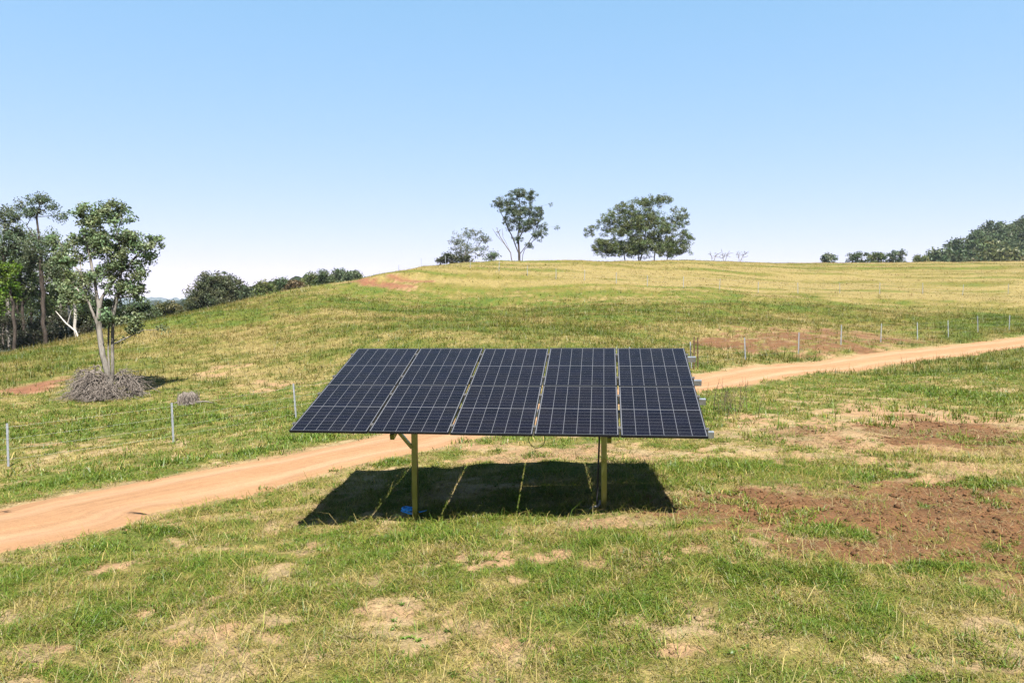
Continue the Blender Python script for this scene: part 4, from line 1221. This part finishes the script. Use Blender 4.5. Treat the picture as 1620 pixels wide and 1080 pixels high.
# ------------------------------------------------------------------ weeds by the right rail ends
w = ray_ground(1150, 655); zb = gz(w[0], w[1])
mb = MB(); rng = np.random.default_rng(12)
for k in range(26):
    x0, y0 = rng.normal(0, .35), rng.normal(0, .4); a = rng.uniform(0, 6.28); L = rng.uniform(.4, .95); l = rng.uniform(.1, .4)
    e = np.array([x0 + math.cos(a) * L * l, y0 + math.sin(a) * L * l, L])
    mb.tube([(x0, y0, -.05), (x0 + (e[0] - x0) * .35, y0 + (e[1] - y0) * .35, L * .5), e], [.006, .005, .0025], 4, False)
    for q in range(3):
        s = np.array([x0, y0, 0]) * .3 + e * .7 + rng.normal(0, .03, 3); mb.tube([s, s + rng.normal(0, .09, 3) + np.array([0, 0, .1])], [.003, .002], 3, False)
o = mb.build('dry_weeds', M['stalk'], None, label='thin dry brown weed stalks in the grass right of the array', cat='weeds'); o.location = (w[0], w[1], zb)

build_grass()

# ------------------------------------------------------------------ distant wooded ridges
def ridge(name, px0, px1, tops, d, depth, lump, colr, seed):
    """a long wooded ridge: crest profile measured as (px, py) at distance d"""
    nx_, ny_ = 420, 46
    u = np.linspace(px0, px1, nx_); py = np.interp(u, [t[0] for t in tops], [t[1] for t in tops])
    C = np.array([at(a, b, d) for a, b in zip(u, py)])
    v = np.linspace(-1, 1.2, ny_)
    Xr = np.repeat(C[:, 0][None], ny_, 0) * (1 + v[:, None] * depth / d); Yr = C[:, 1][None] + v[:, None] * depth
    foot = -48
    prof = np.clip(1 - np.abs(v) ** 1.7, -.1, 1)[:, None]
    Zr = foot + (C[:, 2][None] - foot) * prof
    Zr = Zr + (fbm(Xr.ravel() / lump, Yr.ravel() / lump, seed, 4).reshape(Zr.shape) - .55) * lump * .9 + (vnoise(Xr.ravel() / lump * 2.7, Yr.ravel() / lump * 2.7, seed + 9).reshape(Zr.shape) - .5) * lump * .35
    i = np.arange(nx_ * ny_).reshape(ny_, nx_)
    q = np.stack([i[:-1, :-1].ravel(), i[:-1, 1:].ravel(), i[1:, 1:].ravel(), i[1:, :-1].ravel()], 1)
    n = NT(name + '_forest'); p = pos(n); f = n.noise(1.6 / lump, 6, p, .7)
    b = n.bsdf(Base_Color=n.mix(n.ramp(f, [(.35, 0), (.65, 1)]), tuple(c * .26 for c in colr), tuple(c * .55 for c in colr)), Roughness=1., Specular_IOR_Level=0.)
    n.bump(b, n.noise(3 / lump, 6, p, .7), 1., lump * .4)
    obj('hills', new_mesh('hills', np.c_[Xr.ravel(), Yr.ravel(), Zr.ravel()], q, True), n.m, kind='structure')


ridge('near_ridge', 180, 640, [(180, 500), (250, 484), (300, 473), (335, 474), (380, 462), (400, 453), (430, 446), (465, 438), (497, 434), (525, 439), (560, 450), (640, 470)], 420, 110, 9, (.040, .055, .026), 301)
ridge('mid_ridge', -150, 700, [(-150, 478), (100, 482), (200, 482), (260, 476), (330, 472), (400, 470), (480, 460), (560, 462), (700, 470)], 1300, 300, 20, (.045, .06, .03), 311)
ridge('far_ridge', -500, 1900, [(-500, 470), (0, 474), (180, 473), (240, 471), (300, 474), (420, 474), (900, 478), (1400, 476), (1900, 476)], 4800, 700, 60, (.05, .065, .04), 321)

# ------------------------------------------------------------------ air
hz = MB().box((-5200, -80, -75), (5200, 6400, 75))
n = NT('haze_air'); v = n.n('ShaderNodeVolumePrincipled'); v.inputs['Color'].default_value = (.75, .86, 1, 1); v.inputs['Density'].default_value = .00009; v.inputs['Anisotropy'].default_value = .2
n.l(v.outputs[0], n.out.inputs['Volume'])
HAZE = True
if HAZE:
    obj('haze', new_mesh('haze', hz.V, hz.F), n.m, kind='stuff')

# ------------------------------------------------------------------ sun, sky, camera
SKYGRADE = ((.68, 1.03), (.35, 1.79), (.30, 2.5))     # softens the clear sky's gradient per channel
EL, SAZ = R(56), R(-15)         # shadows run away from the camera and a little to the left
sd = np.array([math.sin(SAZ) * math.cos(EL), math.cos(SAZ) * math.cos(EL), -math.sin(EL)])
sun = bpy.data.lights.new('sun', 'SUN'); sun.energy = 5.0; sun.angle = R(.53); sun.color = (1, .955, .89)
so = bpy.data.objects.new('sun', sun); col.objects.link(so); so.rotation_euler = Vector(sd).to_track_quat('-Z', 'Y').to_euler()
world = bpy.data.worlds.new('World'); scene.world = world; world.use_nodes = True
wt = world.node_tree; wt.nodes.clear()
wo = wt.nodes.new('ShaderNodeOutputWorld'); bg = wt.nodes.new('ShaderNodeBackground'); sk = wt.nodes.new('ShaderNodeTexSky')
sk.sky_type = 'NISHITA'; sk.sun_disc = False; sk.sun_elevation = EL
sk.sun_rotation = math.atan2(-sd[0], -sd[1])      # bearing of the sun, clockwise from +Y
sk.altitude = 300; sk.air_density = 1.0; sk.dust_density = .3; sk.ozone_density = 1.0
bg.inputs[1].default_value = .05
sp = wt.nodes.new('ShaderNodeSeparateColor'); cb = wt.nodes.new('ShaderNodeCombineColor'); wt.links.new(sk.outputs[0], sp.inputs[0])
for k, (g, t) in enumerate(SKYGRADE):
    pw = wt.nodes.new('ShaderNodeMath'); pw.operation = 'POWER'; pw.inputs[1].default_value = g; wt.links.new(sp.outputs[k], pw.inputs[0])
    ml = wt.nodes.new('ShaderNodeMath'); ml.operation = 'MULTIPLY'; ml.inputs[1].default_value = t; wt.links.new(pw.outputs[0], ml.inputs[0]); wt.links.new(ml.outputs[0], cb.inputs[k])
wt.links.new(cb.outputs[0], bg.inputs[0])
wt.links.new(bg.outputs[0], wo.inputs[0])

cd = bpy.data.cameras.new('camera'); cd.sensor_width = 36; cd.lens = F / 1620 * 36; cd.clip_start = .1; cd.clip_end = 20000
co = bpy.data.objects.new('camera', cd); col.objects.link(co)
Mc = Matrix(((rt[0], up[0], -fw[0], 0), (rt[1], up[1], -fw[1], 0), (rt[2], up[2], -fw[2], CZ), (0, 0, 0, 1)))
co.matrix_world = Mc
scene.camera = co
vs = scene.view_settings
vs.view_transform = 'Standard'; vs.look = 'None'; vs.exposure = 2.33; vs.gamma = 1
scene.render.engine = 'CYCLES'
cy = scene.cycles
cy.max_bounces = 6; cy.diffuse_bounces = 3; cy.glossy_bounces = 3; cy.transmission_bounces = 3; cy.volume_bounces = 0; cy.transparent_max_bounces = 4
cy.use_denoising = True
cy.sample_clamp_indirect = 4
